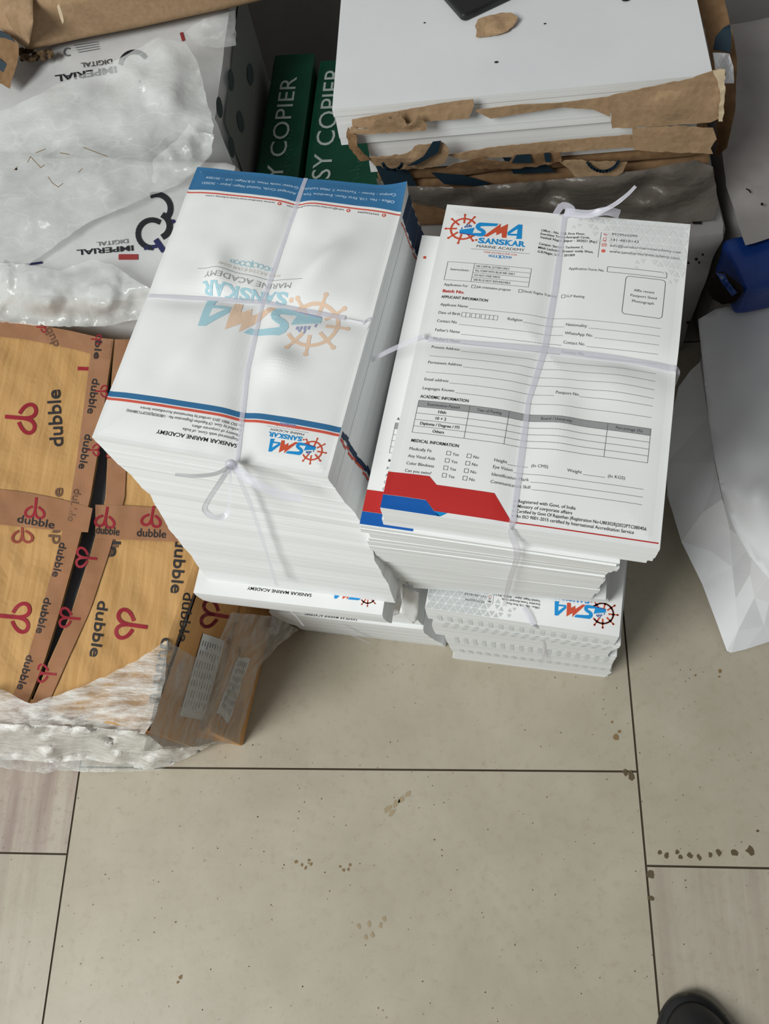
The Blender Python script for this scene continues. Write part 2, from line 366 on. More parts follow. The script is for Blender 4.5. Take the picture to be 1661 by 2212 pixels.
# ------------------------------------------------------------------ bundles of A4 sheets
A4W, A4H = .21, .297
def rect_from(fl, yaw, w=A4W, h=A4H):
    c, s_ = math.cos(yaw), math.sin(yaw); U = Vector((c, s_, 0)); V = Vector((-s_, c, 0)); f = Vector((fl[0], fl[1], 0))
    return [f, f + U * w, f + U * w + V * h, f + V * h]
def slab(parent, z0, z1, fl, yaw, w=A4W, h=A4H, mat='paper_edge', name='paper_layer', rough=True, prints=(), top=None):
    """one block of sheets; prints are ink marks on its edges: (side 0 front / 1 right, from, to, ink) in metres along that side"""
    m = MB(); n = max(1, int((z1 - z0) / .0045)); lv = []
    for i in range(n + 1):
        j = .00022 if rough else 0
        k = i / n; tx, ty, tw = top or (fl[0], fl[1], yaw)
        q = rect_from((fl[0] + (tx - fl[0]) * k + rnd.uniform(-j, j), fl[1] + (ty - fl[1]) * k + rnd.uniform(-j, j)), yaw + (tw - yaw) * k + rnd.uniform(-.0007, .0007) * rough, w, h)
        lv.append([Vector((p.x, p.y, z0 + (z1 - z0) * i / n)) for p in q])
    for i in range(n):
        a, b = lv[i], lv[i + 1]
        m.box8(a, b, mat, 'paper')
        for side, f0, f1, ink in prints:
            u = (a[side + 1] - a[side]).normalized(); nn = Vector((u.y, -u.x, 0)) * .0004
            j = rnd.uniform(-.0015, .0015) if side else 0
            p0, p1 = a[side] + u * (f0 + j) + nn, a[side] + u * (f1 + j) + nn; up_ = b[side] - a[side]
            m.poly([p0, p1, p1 + up_, p0 + up_], ink)
    return m.build(name, parent)
def sheet_frame(fl, yaw, z):
    """local mm frame with origin in the middle of an A4 sheet whose front-left corner is fl"""
    c, s_ = math.cos(yaw), math.sin(yaw); U = Vector((c, s_, 0)); V = Vector((-s_, c, 0))
    O = Vector((fl[0], fl[1], z)) + U * .105 + V * .1485
    return O, U, V
def top_sheet(parent, fl, yaw, z, hfun, draw, name, label, depth=.008, nu=70, nv=99):
    O, U, V = sheet_frame(fl, yaw, z); Z = Vector((0, 0, 1))
    fn = lambda x, y, l: O + U * (x / 1000) + V * (y / 1000) + Z * (hfun(x, y) + l)
    m = MB(); m.grid(lambda u, v: fn((u - .5) * 210, (v - .5) * 297, 0), nu, nv, 'paper')
    for a, b, ax in (((-105, -148.5), (105, -148.5), 0), ((105, -148.5), (105, 148.5), 1), ((105, 148.5), (-105, 148.5), 0), ((-105, 148.5), (-105, -148.5), 1)):
        def side(u, v, a=a, b=b):
            x, y = a[0] + (b[0] - a[0]) * u, a[1] + (b[1] - a[1]) * u
            q = fn(x, y, 0); q.z = (z - depth) * (1 - v) + q.z * v; return q
        m.grid(side, nv if ax else nu, 1, 'paper_edge')
    draw(Print(m, fn, 6))
    return m.build(name, parent, label=label), fn
def ribbon(pts, w, mat='raffia', nrm=None, fold=.0003, taper=0):
    """a flat ribbon of plastic twine along points"""
    m = MB(); P = [Vector(p) for p in pts]; out = []
    # resample with Catmull-Rom
    Q = []
    for i in range(len(P) - 1):
        p0, p1, p2, p3 = P[max(i - 1, 0)], P[i], P[i + 1], P[min(i + 2, len(P) - 1)]
        for k in range(6):
            t_ = k / 6
            Q.append(.5 * ((2 * p1) + (p2 - p0) * t_ + (2 * p0 - 5 * p1 + 4 * p2 - p3) * t_ ** 2 + (3 * p1 - p0 - 3 * p2 + p3) * t_ ** 3))
    Q.append(P[-1])
    n = len(Q)
    for i, q in enumerate(Q):
        tg = (Q[min(i + 1, n - 1)] - Q[max(i - 1, 0)]).normalized()
        nn = nrm(i / (n - 1)) if callable(nrm) else Vector(nrm or (0, 0, 1))
        sd = tg.cross(nn).normalized(); nn = sd.cross(tg).normalized()
        ww = w * (1 - taper * i / (n - 1)) * (.9 + .3 * noise.noise(q * 22))
        out += [q - sd * ww / 2, q - sd * ww * .18 + nn * fold, q + sd * ww * .2 - nn * fold * .3, q + sd * ww / 2 + nn * fold * .5]
    m.add(out, [(i * 4 + k, i * 4 + k + 1, (i + 1) * 4 + k + 1, (i + 1) * 4 + k) for i in range(n - 1) for k in range(3)], mat)
    m.smooth = True; return m
def seg_d(x, y, a, b):
    dx, dy = b[0] - a[0], b[1] - a[1]; t_ = max(0, min(1, ((x - a[0]) * dx + (y - a[1]) * dy) / (dx * dx + dy * dy)))
    return math.hypot(x - a[0] - t_ * dx, y - a[1] - t_ * dy)
def polyd(x, y, pts): return min(seg_d(x, y, pts[i], pts[i + 1]) for i in range(len(pts) - 1))

# ---- left, upper: letterheads
YL = math.radians(-12.15); FLL = (-.326, .3233); ZL = .597
lstr_long = [(6, 148.5), (4.5, 60), (4, 6), (10, -60), (27, -148.5)]; lstr_cross = [(-105, -3), (-50, 2), (4, 6), (60, 2), (105, -1)]
def hL(x, y):
    d1 = polyd(x, y, lstr_long); d2 = polyd(x, y, lstr_cross)
    e = 1 - math.exp(-max(0, min(105 - abs(x), 148.5 - abs(y))) / 14)
    h = .0044 * (1 - math.exp(-(min(d1, d2) / 12) ** 2)) * max(e, .25)
    for cx, cy, a, sx, sy, r in ((52, 52, .0075, 13, 34, -.55), (-42, 26, .0055, 12, 26, .3), (38, -55, .006, 17, 15, 0), (-40, -48, .004, 16, 32, -.35), (20, 100, .002, 25, 22, 0)):
        dx, dy = x - cx, y - cy; u, v = dx * math.cos(r) + dy * math.sin(r), -dx * math.sin(r) + dy * math.cos(r)
        h += 1.25 * a * math.exp(-(u / sx) ** 2 - (v / sy) ** 2) * max(0, min(1, min(d1, d2) / 9))
    if x > 70 and y > 120: h += .009 * ((x - 70) / 35) ** 2 * ((y - 120) / 28.5)
    return h - .002 + .0006 * noise.noise(Vector((x * .04, y * .04, 0)))
def letterhead(p, curved=True):
    # the sheet lies upside down to the viewer: everything turned by 180 degrees
    q = p.sub(lambda x, y: (-x, -y))
    p.rect(-105, 120.3, 105, 148.5, 'letter_blue'); p.rect(-105, 116, 105, 117.6, 'letter_red')
    q.text('Campus - Sector - Techzone 7, Milak Lachchhi, Greater noida West, G.B.Nagar, U.P. - 201009', -97, -137.3, 188, 'band_text', h=2.9)
    q.text('Office - No. 110, First Floor, Evershine Tower, Amrapali Circle, Vaishali Nagar, Jaipur - 302021', -97, -130.2, 190, 'band_text', h=2.9)
    for yy in (-135.8, -128.8): q.arc(-100.2, yy, 1.1, 0, 360, .5, 'band_text', 10)
    for x0, x1, s_ in ((-86, -66, '9929566099'), (-52.5, 3, 'info@sanskarmarineacademy.com'), (14.5, 84, 'www.sanskarmarineacademy.com')):
        q.text(s_, x0, -114.3, x1 - x0, 'grey_ink', h=2.2)
        q.disc(x0 - 4.6, -113.4, 1.9, 'letter_red', 14); q.disc(x0 - 4.6, -113.4, .8, 'paper', 8, .0004)
    w = q.sub(lambda x, y: (x * 2.78 - 19.5 - 3, y * 2.78 + 3.6))
    logo(w, PALE)
    p.rect(-105, -108.4, 105, -103.2, 'letter_blue'); p.rect(-105, -111.8, 105, -109.4, 'letter_red')
    q.text('SANSKAR MARINE ACADEMY', -22.5, 132.6, 72, 'ink', h=3.6, bold=.012)
    for yy, x1, s_ in ((127.4, 27.3, 'Registered with Govt. of India'), (123.2, 20, 'Ministry of corporate affairs'), (118.7, 82, 'Certified by Govt. Of Rajasthan (Registration No - U80302RJ2022PTC080456)'), (114.4, 70.6, 'An ISO 9001-2015 certified by International Accreditation Service')):
        q.text(s_, -22, yy, x1 + 22, 'grey_ink', h=2.7)
    logo(q.sub(lambda x, y: (x - 75, y + 126)), FULL)
bl = thing('letterhead_bundle', 'tall tied bundle of white letterheads with a blue band, leaning beside the cardboard carton', 'paper bundle', (-.2, .42, .3), 'tied letterhead bundles')
front = [(.300, -.308, .262, -7.4), (.316, -.312, .260, -7.4), (.332, -.313, .2595, -7.6), (.346, -.299, .2745, -8.2), (.366, -.300, .2785, -8.6), (.385, -.3, .281, -9), (.398, -.3, .2835, -9.3), (.416, -.303, .287, -9.6), (.436, -.304, .290, -10), (.452, -.307, .294, -10.2), (.474, -.3055, .298, -10.6), (.494, -.3065, .303, -11), (.510, -.305, .306, -11.2), (.522, -.309, .308, -11.4), (.540, -.312, .3125, -11.6), (.558, -.3185, .316, -11.8), (.578, -.323, .3205, -12), (.590, -.326, .3233, -12.15)]
for i in range(len(front) - 1):
    z0, x, y, yw = front[i]; z1 = front[i + 1][0]; nx, ny, nw = front[i + 1][1:]; tp = (nx, ny, math.radians(nw)) if math.hypot(nx - x, ny - y) < .009 else None
    slab(bl, z0, z1, (x, y), math.radians(yw), top=tp, prints=((1, .0402, .0455, 'letter_navy'), (1, .0365, .039, 'letter_red'), (1, .2688, .2965, 'letter_navy'), (1, .2645, .2662, 'letter_red')) if z0 > .34 else ())
top_sheet(bl, FLL, YL, ZL, hL, letterhead, 'top_sheet', 'top letterhead with blue band, stripes and pale ship-wheel watermark')
# the slightly protruding lower sheet with its printed edge
def printed_edge(p):
    q = p.sub(lambda x, y: (-x, -y))
    q.text('SANSKAR MARINE ACADEMY', -26, 134.6, 72, 'ink', h=3.6, bold=.012)
    logo(q.sub(lambda x, y: (x - 75, y + 127)), FULL, False)
O, U, V = sheet_frame((-.313, .2595), math.radians(-7.6), .3464)
m = MB(); c = [O + U * x + V * y for x, y in ((-.105, -.1485), (.105, -.1485), (.105, .1485), (-.105, .1485))]
m.poly(c, 'paper'); printed_edge(Print(m, affine(O, U, V))); m.build('printed_sheet', bl, label='lower letterhead sticking out with printed edge')
def onL(x, y, l=.001):
    O, U, V = sheet_frame(FLL, YL, ZL); return O + U * (x / 1000) + V * (y / 1000) + Vector((0, 0, hL(x, y) + l))
def fpath(px, py, d=.004):  # a point just in front of the left bundle's leaning face
    n = Vector((.2, -.96, .19)).normalized()
    p0 = at(506, 1002, .597) + n * d; return at_plane(px, py, p0, Vector((.2, -.96, .163)).normalized())
def sampled(pts, n=8):
    out = []
    for i in range(len(pts) - 1):
        for k in range(n): t_ = k / n; out.append((pts[i][0] + (pts[i + 1][0] - pts[i][0]) * t_, pts[i][1] + (pts[i + 1][1] - pts[i][1]) * t_))
    return out + [pts[-1]]
m = ribbon([onL(x, y) for x, y in sampled(lstr_long)] + [fpath(506, 1005), fpath(545, 1100), fpath(575, 1190), fpath(598, 1265)], .0045); m.build('twine', bl)
ribbon([onL(x, y, .0016) for x, y in sampled(lstr_cross)] + [Vector((-.118, .372, .56)), Vector((-.106, .355, .5)), Vector((-.096, .335, .42))], .005, nrm=lambda t_: Vector((0, 0, 1)) if t_ < .8 else Vector((1, 0, .2))).build('twine', bl)
K = fpath(500, 1004, .006)
fb = lambda px, py, d: fpath(px, py, d)
ribbon([K, fb(476, 1040, .02), fb(447, 1085, .028), fb(444, 1103, .03), fb(466, 1117, .032), fb(492, 1108, .03), fb(497, 1060, .026), K], .0062, nrm=lambda t_: Vector((.9 * math.cos(t_ * 3.1), -.5, .5)), fold=.001).build('twine_bow', bl, label='twine bow loop on the front')
ribbon([K, fb(470, 1022, .02), fb(425, 1028, .03), fb(378, 1025, .034)], .004, nrm=(0, -.5, .8), taper=.3).build('twine_tail', bl)
ribbon([K, fb(545, 1040, .024), fb(600, 1066, .034), fb(652, 1077, .04)], .0085, nrm=(.2, -.5, .8)).build('twine_tail', bl)
m = MB(); ms = []
bm = bmesh.new(); bmesh.ops.create_icosphere(bm, subdivisions=2, radius=.0055)
for v in bm.verts: v.co += Vector((0, 0, .0012)) * noise.noise(v.co * 400); v.co = Vector((v.co.x, v.co.y * .7, v.co.z * 1.3)) + K
m.add([v.co for v in bm.verts], [tuple(v.index for v in f.verts) for f in bm.faces], 'raffia'); bm.free(); m.build('twine_knot', bl, smooth=True)
ribbon([Vector((-.19, .245, .302)), at(628, 1318, .27), at(640, 1332, .245), at(656, 1352, .21)], .004, nrm=(0, -1, .2), taper=.5).build('twine_tail', bl)

# ---- left, lower bundle on the floor
b2 = thing('letterhead_bundle', 'shaded white letterhead bundle on the floor under the tall letterhead bundle', 'paper bundle', (-.15, .42, 0), 'tied letterhead bundles')
low = [(.000, -.262, .3035, -7.3), (.02, -.264, .3005, -7.3), (.04, -.266, .3, -7.5), (.06, -.275, .299, -7.2), (.085, -.281, .299, -7.4), (.105, -.286, .298, -7.2), (.122, -.286, .304, -7.4), (.145, -.292, .307, -7.6), (.170, -.291, .312, -7.4), (.195, -.292, .314, -7.5), (.22, -.294, .317, -7.6), (.245, -.294, .319, -7.5), (.27, -.296, .321, -7.5), (.2985, 0, 0, 0)]
for i in range(len(low) - 1):
    z0, x, y, yw = low[i]; n_ = low[i + 1]; slab(b2, z0, n_[0], (x, y), math.radians(yw), top=(n_[1], n_[2], math.radians(n_[3])) if n_[1] and n_[2] - y < .004 else None)
O, U, V = sheet_frame((-.286, .298), math.radians(-7.2), .1224); m = MB()
m.poly([O + U * x + V * y for x, y in ((-.105, -.1485), (.105, -.1485), (.105, -.12), (-.105, -.12))], 'paper')
Print(m, affine(O, U, V)).sub(lambda x, y: (-x, -y)).text('SANSKAR MARINE ACADEMY', -16, 143.4, 72, 'ink', h=3.6, bold=.012)
m.build('printed_sheet', b2)
ribbon([at(725, 1352, .12) + Vector((0, -.004, 0)), at(760, 1372, .07), at(798, 1390, .02)], .004, nrm=(0, -1, .2)).build('twine', b2)

# ---- right, upper: application forms
YF = math.radians(-10.61); FLF = (-.0765, .2474); ZF = .606
fstr_long = [(-1, 148.5), (1, 70), (0, 9), (-6, -40), (-3, -148.5)]; fstr_cross = [(-105, 6), (-40, 8), (0, 9), (60, 8), (105, 5)]
def hF(x, y):
    d1 = polyd(x, y, fstr_long); d2 = polyd(x, y, fstr_cross); d = min(d1, d2)
    e = 1 - math.exp(-max(0, min(105 - abs(x), 148.5 - abs(y))) / 14)
    h = .0026 * (1 - math.exp(-(d / 12) ** 2)) * max(e, .3)
    for cx, cy, a, sx, sy in ((60, -18, .0035, 22, 20), (22, -60, .0025, 12, 30), (-50, -30, .0015, 30, 30), (50, 60, .0015, 30, 30)):
        h += a * math.exp(-((x - cx) / sx) ** 2 - ((y - cy) / sy) ** 2) * min(1, d / 9)
    h -= .002 * math.exp(-((x - 105) / 14) ** 2 - ((y - 0) / 16) ** 2)
    return h - .0015
def triangles(p, x0, x1, y0, y1, m1, m2, fade=True, flip=1):
    s_ = 9.4; hh = s_ * .866
    r_ = random.Random(3); j = 0; yy = y1
    while yy > y0:
        i = -1
        while x0 + i * s_ / 1 < x1 + s_:
            bx = x0 + i * s_ + (s_ / 2 if j % 2 else 0)
            for tri in (((bx, yy), (bx + s_, yy), (bx + s_ / 2, yy - hh)), ((bx + s_ / 2, yy - hh), (bx + s_ * 1.5, yy - hh), (bx + s_, yy))):
                cx = sum(q[0] for q in tri) / 3; cy = sum(q[1] for q in tri) / 3
                f = 1.0
                if fade:
                    f = min(1.0, max(0, (cx - x0) / ((x1 - x0) * .55)) * 1.1 - max(0, (y1 - 22 - cy) / 26))
                if f <= .12 or (fade and f < .75 and r_.random() > f * 1.25) or cx < x0 or cx > x1 - 1.5: continue
                k = .84 * (.35 + .65 * f)
                pts = [(cx + (a - cx) * k, cy + (b - cy) * k) for a, b in tri]
                pts = [(min(max(a, -104.6), 104.6), min(b, 148.2)) for a, b in pts]
                if max(b for a, b in pts) - min(b for a, b in pts) > .8: p.poly(pts, m1 if f > .6 and r_.random() < .75 else m2)
            i += 1
        yy -= hh; j += 1
def form(p, partial=None):
    G, I = 'grey_ink', 'ink'
    triangles(p, -6, 105, 88, 148.5, 'pale_grey_soft', 'pale_grey_soft')
    logo(p.sub(lambda x, y: (x * 1.4 - 69, y * 1.4 + 118.6)), FULL)
    for y, w, s_ in ((126.7, 37.5, 'Office - No. 110, First Floor,'), (122.9, 42, 'Evershine Tower,Amrapali Circle,'), (119.1, 48.4, 'Vaishali Nagar, Jaipur - 302021 (Raj.)'), (112.1, 37.6, 'Campus- Sector - Techzone 7,'), (108.0, 46.5, 'Milak Lachchhi, Greater noida West,'), (103.7, 31.5, 'G.B.Nagar, U.P. - 201009')):
        p.text(s_, -18.6, y, w, I, h=2.5, bold=.008)
    p.line([(32.2, 131), (32.2, 104)], .35, G)
    for y, w, s_ in ((128.8, 21.5, '9929566099'), (122.6, 23, '141-4818143'), (116.4, 59, 'info@sanskarmarineacademy.com'), (110.2, 57.5, 'www.sanskarmarineacademy.com')):
        p.text(s_, 41, y, w, G, h=2.9)
    p.arc(36, 129.8, 1.2, 180, 330, .9, 'icon_red', 8); p.frame(34.8, 121.8, 37, 125.4, .4, 'icon_red', .5); p.rect(34.8, 121.8, 37, 122.6, 'icon_red')
    p.frame(34.2, 116.4, 37.6, 118.8, .6, 'icon_red'); p.line([(34.4, 118.6), (35.9, 117.5), (37.4, 118.6)], .4, 'icon_red'); p.disc(36, 111.3, 1.8, 'icon_red')
    # instructions box
    p.frame(-93.3, 67.2, -21.2, 86.2, .32, G); p.line([(-70, 67.2), (-70, 86.2)], .32, G)
    for k in (1, 2, 3): p.line([(-70, 67.2 + 4.75 * k), (-21.2, 67.2 + 4.75 * k)], .3, G)
    p.text('Instructions :', -89.5, 77.4, 17, G, h=2.5)
    for k, (s_, w) in enumerate((('USE CAPITAL LETTERS ONLY', 28.6), ('FILL FORM WITH BLUE INK ONLY', 34), ('DO NOT OVER WRITE', 22), ('500 RS IS NOT REFUNDABLE', 31.5))): p.text(s_, -68.2, 82.7 - 4.75 * k, w, G, h=2.2)
    p.text('Application Form No.', 9.6, 89.6, 29.4, G, h=2.7); p.frame(41.2, 89.8, 89.8, 95.2, .4, G, .8)
    p.frame(57.2, 49.4, 89.4, 87.4, .45, G, 3)
    for y, w, s_ in ((72.6, 16.5, 'Affix recent'), (67.2, 21, 'Passport Sized'), (61.7, 17.5, 'Photograph')): p.text(s_, 73, y, w, G, h=2.6, align='c')
    p.text('Application For', -92.5, 61.2, 20.8, G, h=2.6)
    for x, s_, w in ((-68.6, 'Job orientation program', 29), (-28.6, 'Deck/ Engine Training', 27.5), (7.2, 'G.P Raiting', 14.6)): p.frame(x, 61, x + 2.9, 64, .35, G); p.text(s_, x + 4, 61.4, w, G, h=2.5)
    p.text('Batch No.', -92.4, 54.4, 18.6, 'batch_red', h=2.9, bold=.03)
    p.text('APPLICANT INFORMATION', -92.5, 48.4, 39.8, I, h=2.8, bold=.012)
    def field(lab, x, y, w, x1=None, gap=1.4): 
        p.text(lab, x, y, w, G, h=2.75)
        if x1 is not None: p.line([(x + w + gap, y - .5), (x1, y - .5)], .28, 'line_ink')
    field('Applicant Name', -92, 40.6, 23.6, 89.3)
    field('Date of Birth', -92, 32.4, 18.4)
    for x, n in ((-72.2, 2), (-64, 2), (-55.8, 4)): 
        for k in range(n): p.frame(x + 3.45 * k, 31.4, x + 3.45 * (k + 1), 35.6, .28, G)
    field('Religion', -33.6, 32.6, 12, 13); field('Nationality', 14.3, 33.2, 17, 89.3)
    field('Contact No.', -91.8, 24.2, 17.4, 13); field('WhatsApp No.', 14.3, 25, 22.6, 89.3)
    field("Father's Name", -91.8, 15.6, 20.8, 13); field('Contact No.', 14.3, 16.8, 17.4, 89.3)
    field("Mother's Name", -91.8, 7.2, 22.2, 13); field('Contact No.', 14.3, 8.4, 18.4, 89.3)
    field('Present Address', -91.8, -1, 23.4, 89.3); p.line([(-91.8, -9.2), (89.3, -9.2)], .28, 'line_ink')
    field('Permanent Address', -91.8, -16.8, 28, 89.3); p.line([(-91.8, -25), (89.3, -25)], .28, 'line_ink')
    field('Email address', -91.8, -33, 19.8, 13); field('Passport No.', 14.3, -31.4, 18.5, 89.3, .2)
    field('Languages Known', -91.8, -41.4, 26, 89.3)
    p.text('ACADEMIC INFORMATION', -92.3, -49.2, 39.6, I, h=2.8, bold=.012)
    p.rect(-92.8, -57.6, 89.8, -51.8, 'header_grey')
    for k in range(1, 6): p.line([(-92.8, -51.8 - 5.85 * k), (89.8, -51.8 - 5.85 * k)], .28, G, .0004)
    p.line([(-92.8, -51.8), (89.8, -51.8)], .28, G, .0004)
    for x in (-92.8, -51, -19.4, 57.2, 89.8): p.line([(x, -51.8), (x, -81)], .28, G, .0004)
    for x, s_, w in ((-72, 'Examination Passed', 26), (-35, 'Year of Passing', 19.6), (18, 'Board / University', 24), (73.6, 'Percentage (%)', 20)): p.text(s_, x, -55.9, w, G, h=2.6, align='c', lift=.0005)
    for k, (s_, w) in enumerate((('10th', 6.4), ('10 + 2', 8.6), ('Diploma / Degree / ITI', 31.6), ('Others', 9.2))): p.text(s_, -72, -61.7 - 5.85 * k, w, I, h=2.6, align='c', bold=.012)
    p.text('MEDICAL INFORMATION', -92, -89.4, 38.2, I, h=2.8, bold=.012)
    for k, (s_, w) in enumerate((('Medically Fit', 17.8), ('Any Visual Aids', 21.6), ('Color Blindness', 22), ('Can you swim?', 21))):
        y = -96.6 - 6.4 * k; p.text(s_, -92, y, w, G, h=2.7)
        p.frame(-62.2, y - .4, -59, y + 2.8, .35, G); p.text('Yes', -57.4, y - .3, 4.8, G, h=2.6)
        p.frame(-46, y - .4, -42.8, y + 2.8, .35, G); p.text('No', -41, y - .3, 4.4, G, h=2.6)
    field('Height', -24.6, -97, 10, 1.6, .6); p.text('(In CMS)', 4.2, -97, 12.6, G, h=2.7)
    field('Weight', 31.4, -97.6, 11, 60, 1); p.text('(In KGS)', 62, -97.6, 12.6, G, h=2.7)
    field('Eye Vision', -24.6, -102.8, 15, 89); field('Identification Mark', -24.6, -109.2, 28.6, 89); field('Communication Skill', -24.6, -115.4, 30.4, 89)
    p.poly([(-105, -117.2), (-71.9, -117), (-65.2, -123.3), (-20.2, -123.3), (-3.4, -144.6), (-55, -144.6), (-63, -144.6), (-71, -136.8), (-105, -136.8)], 'form_red')
    p.poly([(-105, -137), (-71, -137), (-63.4, -144.6), (-57.9, -148.3), (-105, -148.3)], 'form_blue'); p.poly([(-63.2, -144.6), (-52.7, -144.6), (-57.8, -148.3), (-59.4, -148.3)], 'form_cyan')
    p.poly([(-3.6, -143.6), (103.6, -143.6), (103.6, -144.6), (-2.6, -144.6)], 'form_red')
    for k, (s_, w) in enumerate((('Registered with Govt. of India', 43), ('Ministry of corporate affairs', 41), ('Certified by Govt Of Rajasthan (Registration No-U80302RJ2022PTC080456', 95.5), ('An ISO 9001-2015 certified by International Accreditation Service', 87))):
        y = -127.6 - 4.1 * k; p.text(s_, -1.6, y, w, I, h=2.7, bold=.004); p.disc(-4, y + 1, .55, I, 8)
bf = thing('application_form_bundle', 'tall tied bundle of printed application forms with red and blue corner band facing up', 'paper bundle', (.04, .41, .303), 'tied form bundles')
top_sheet(bf, FLF, YF, ZF, hF, form, 'top_sheet', 'topmost application form, fully readable', .006)
for z0, z1, x, y, yw in ((.585, .600, -.0765, .2474, -10.6), (.574, .585, -.0765, .2485, -10.5), (.562, .574, -.079, .2505, -10.3)): slab(bf, z0, z1, (x, y), math.radians(yw))
fl2 = (-.099, .2515); yw2 = math.radians(-10.0); z2 = .5615
for z0, z1, x, y, yw in ((.552, .561, -.099, .2515, -10), (.54, .552, -.1005, .2525, -10), (.535, .54, -.0965, .255, -10), (.532, .535, -.0955, .2553, -9.6), (.5185, .532, -.0955, .2553, -9.6), (.516, .5185, -.0985, .2565, -9.2), (.505, .516, -.0985, .257, -9.2), (.49, .505, -.101, .2585, -9), (.474, .49, -.1015, .2595, -9), (.455, .474, -.099, .2605, -8.6), (.435, .455, -.0995, .2625, -8.4), (.415, .435, -.0985, .2648, -8), (.395, .415, -.0965, .2662, -8), (.37, .395, -.0985, .268, -7.6), (.352, .37, -.099, .2696, -7.4), (.338, .352, -.083, .271, -7), (.32, .338, -.079, .2725, -6.4), (.303, .32, -.0755, .274, -5.6)): slab(bf, z0, z1, (x, y), math.radians(yw), top=(x + .0004, y - .0012, math.radians(yw - .25)), prints={.535: [(0, .0, .07, 'form_blue')], .516: [(0, .155, .207, 'form_red')]}.get(z0, ()))
# the second form whose left margin and band peep out
O, U, V = sheet_frame(fl2, yw2, .5613); m = MB(); m.poly([O + U * x + V * y for x, y in ((-.105, -.1485), (.105, -.1485), (.105, .1485), (-.105, .1485))], 'paper')
p = Print(m, affine(O, U, V))
p.poly([(-105, -117.2), (-71.9, -117), (-65.2, -123.3), (-40, -123.3), (-40, -136.8), (-105, -136.8)], 'form_red'); p.poly([(-105, -137), (-60, -137), (-60, -148.3), (-105, -148.3)], 'form_blue')
for k, s_ in enumerate(('Medically Fit', 'Any Visual Aids', 'Color Blindness', 'Can you swim?')): p.text(s_, -92, -96.6 - 6.4 * k, 20, 'grey_ink', h=2.7)
p.text('MEDICAL INFORMATION', -92, -89.4, 38.2, 'ink', h=2.8, bold=.012); p.rect(-92.8, -57.6, -60, -51.8, 'header_grey'); p.text('ACADEMIC INFORMATION', -92.3, -49.2, 39.6, 'ink', h=2.8, bold=.012)
for k in range(1, 6): p.line([(-92.8, -51.8 - 5.85 * k), (-60, -51.8 - 5.85 * k)], .28, 'grey_ink', .0004)
p.line([(-92.8, -51.8), (-92.8, -81)], .28, 'grey_ink', .0004); p.disc(-98, 123, 1.6, 'logo_brick'); m.build('printed_sheet', bf, label='second form shifted left so its margin shows')
def onF(x, y, l=.001):
    O, U, V = sheet_frame(FLF, YF, ZF); return O + U * (x / 1000) + V * (y / 1000) + Vector((0, 0, hF(x, y) + l))
pf = onF(-3, -148.5, 0)
ribbon([onF(x, y) for x, y in sampled(fstr_long)] + [pf + Vector((0, -.003, -.004)), Vector((.029, .2225, .56)), Vector((.026, .2315, .47)), Vector((.024, .2385, .39)), Vector((.024, .247, .32))], .0058, nrm=lambda t_: Vector((0, 0, 1)) if t_ < .86 else Vector((.1, -1, .2))).build('twine', bf)
ribbon([Vector((-.106, .40, .50)), Vector((-.1, .402, .56))] + [onF(x, y, .0016) for x, y in sampled(fstr_cross)] + [onF(106, 4, -.01), onF(105.5, 2, -.05)], .006, nrm=lambda t_: Vector((0, 0, 1)) if t_ > .1 else Vector((-1, 0, .5))).build('twine', bf)
kk = onF(-1, 147, .005)
ribbon([kk, at(1270, 462, .62), at(1310, 456, .625), at(1338, 463, .62)], .008, nrm=(0, -.6, .8)).build('twine_tail', bf)
ribbon([kk, at(1270, 466, .622), at(1318, 447, .635), at(1352, 423, .645), at(1373, 402, .655)], .0055, nrm=(0, -.6, .8), taper=.5).build('twine_tail', bf, label='long twine end pointing up right')
ribbon([kk + Vector((-.008, -.002, 0)), kk + Vector((-.002, .002, .006)), kk + Vector((.006, 0, .002)), kk + Vector((0, -.003, -.002))], .007, nrm=(0, -1, .4)).build('twine_knot', bf)

# ---- right, lower bundle on the floor
b4 = thing('application_form_bundle', 'lower tied form bundle on the floor, its triangle-patterned header and ship-wheel logo upside down', 'paper bundle', (.06, .4, 0), 'tied form bundles')
lay = [(0, -.040, .259, -7.5), (.018, -.0435, .2565, -7.6), (.048, -.0385, .2566, -7.6), (.062, -.0425, .257, -7.8), (.083, -.044, .256, -8), (.105, -.0455, .2562, -8), (.125, -.047, .2555, -8.2), (.15, -.048, .2552, -8.4), (.168, -.0585, .2548, -8.6), (.19, -.0605, .2548, -8.8), (.215, -.0605, .2536, -9), (.242, -.0555, .252, -9.2), (.252, -.0625, .2527, -9.3), (.275, -.063, .2522, -9.5), (.2985, 0, 0, 0)]
for i in range(len(lay) - 1):
    z0, x, y, yw = lay[i]; slab(b4, z0, lay[i + 1][0], (x, y), math.radians(yw), top=(lay[i + 1][1], lay[i + 1][2], math.radians(lay[i + 1][3])) if lay[i + 1][1] and abs(lay[i + 1][1] - x) < .0055 else None, prints=[(0, .012 + .0116 * k, .017 + .0116 * k, 'paper_tint') for k in range(17)] if i in (3, 6, 7, 10, 12) else ())
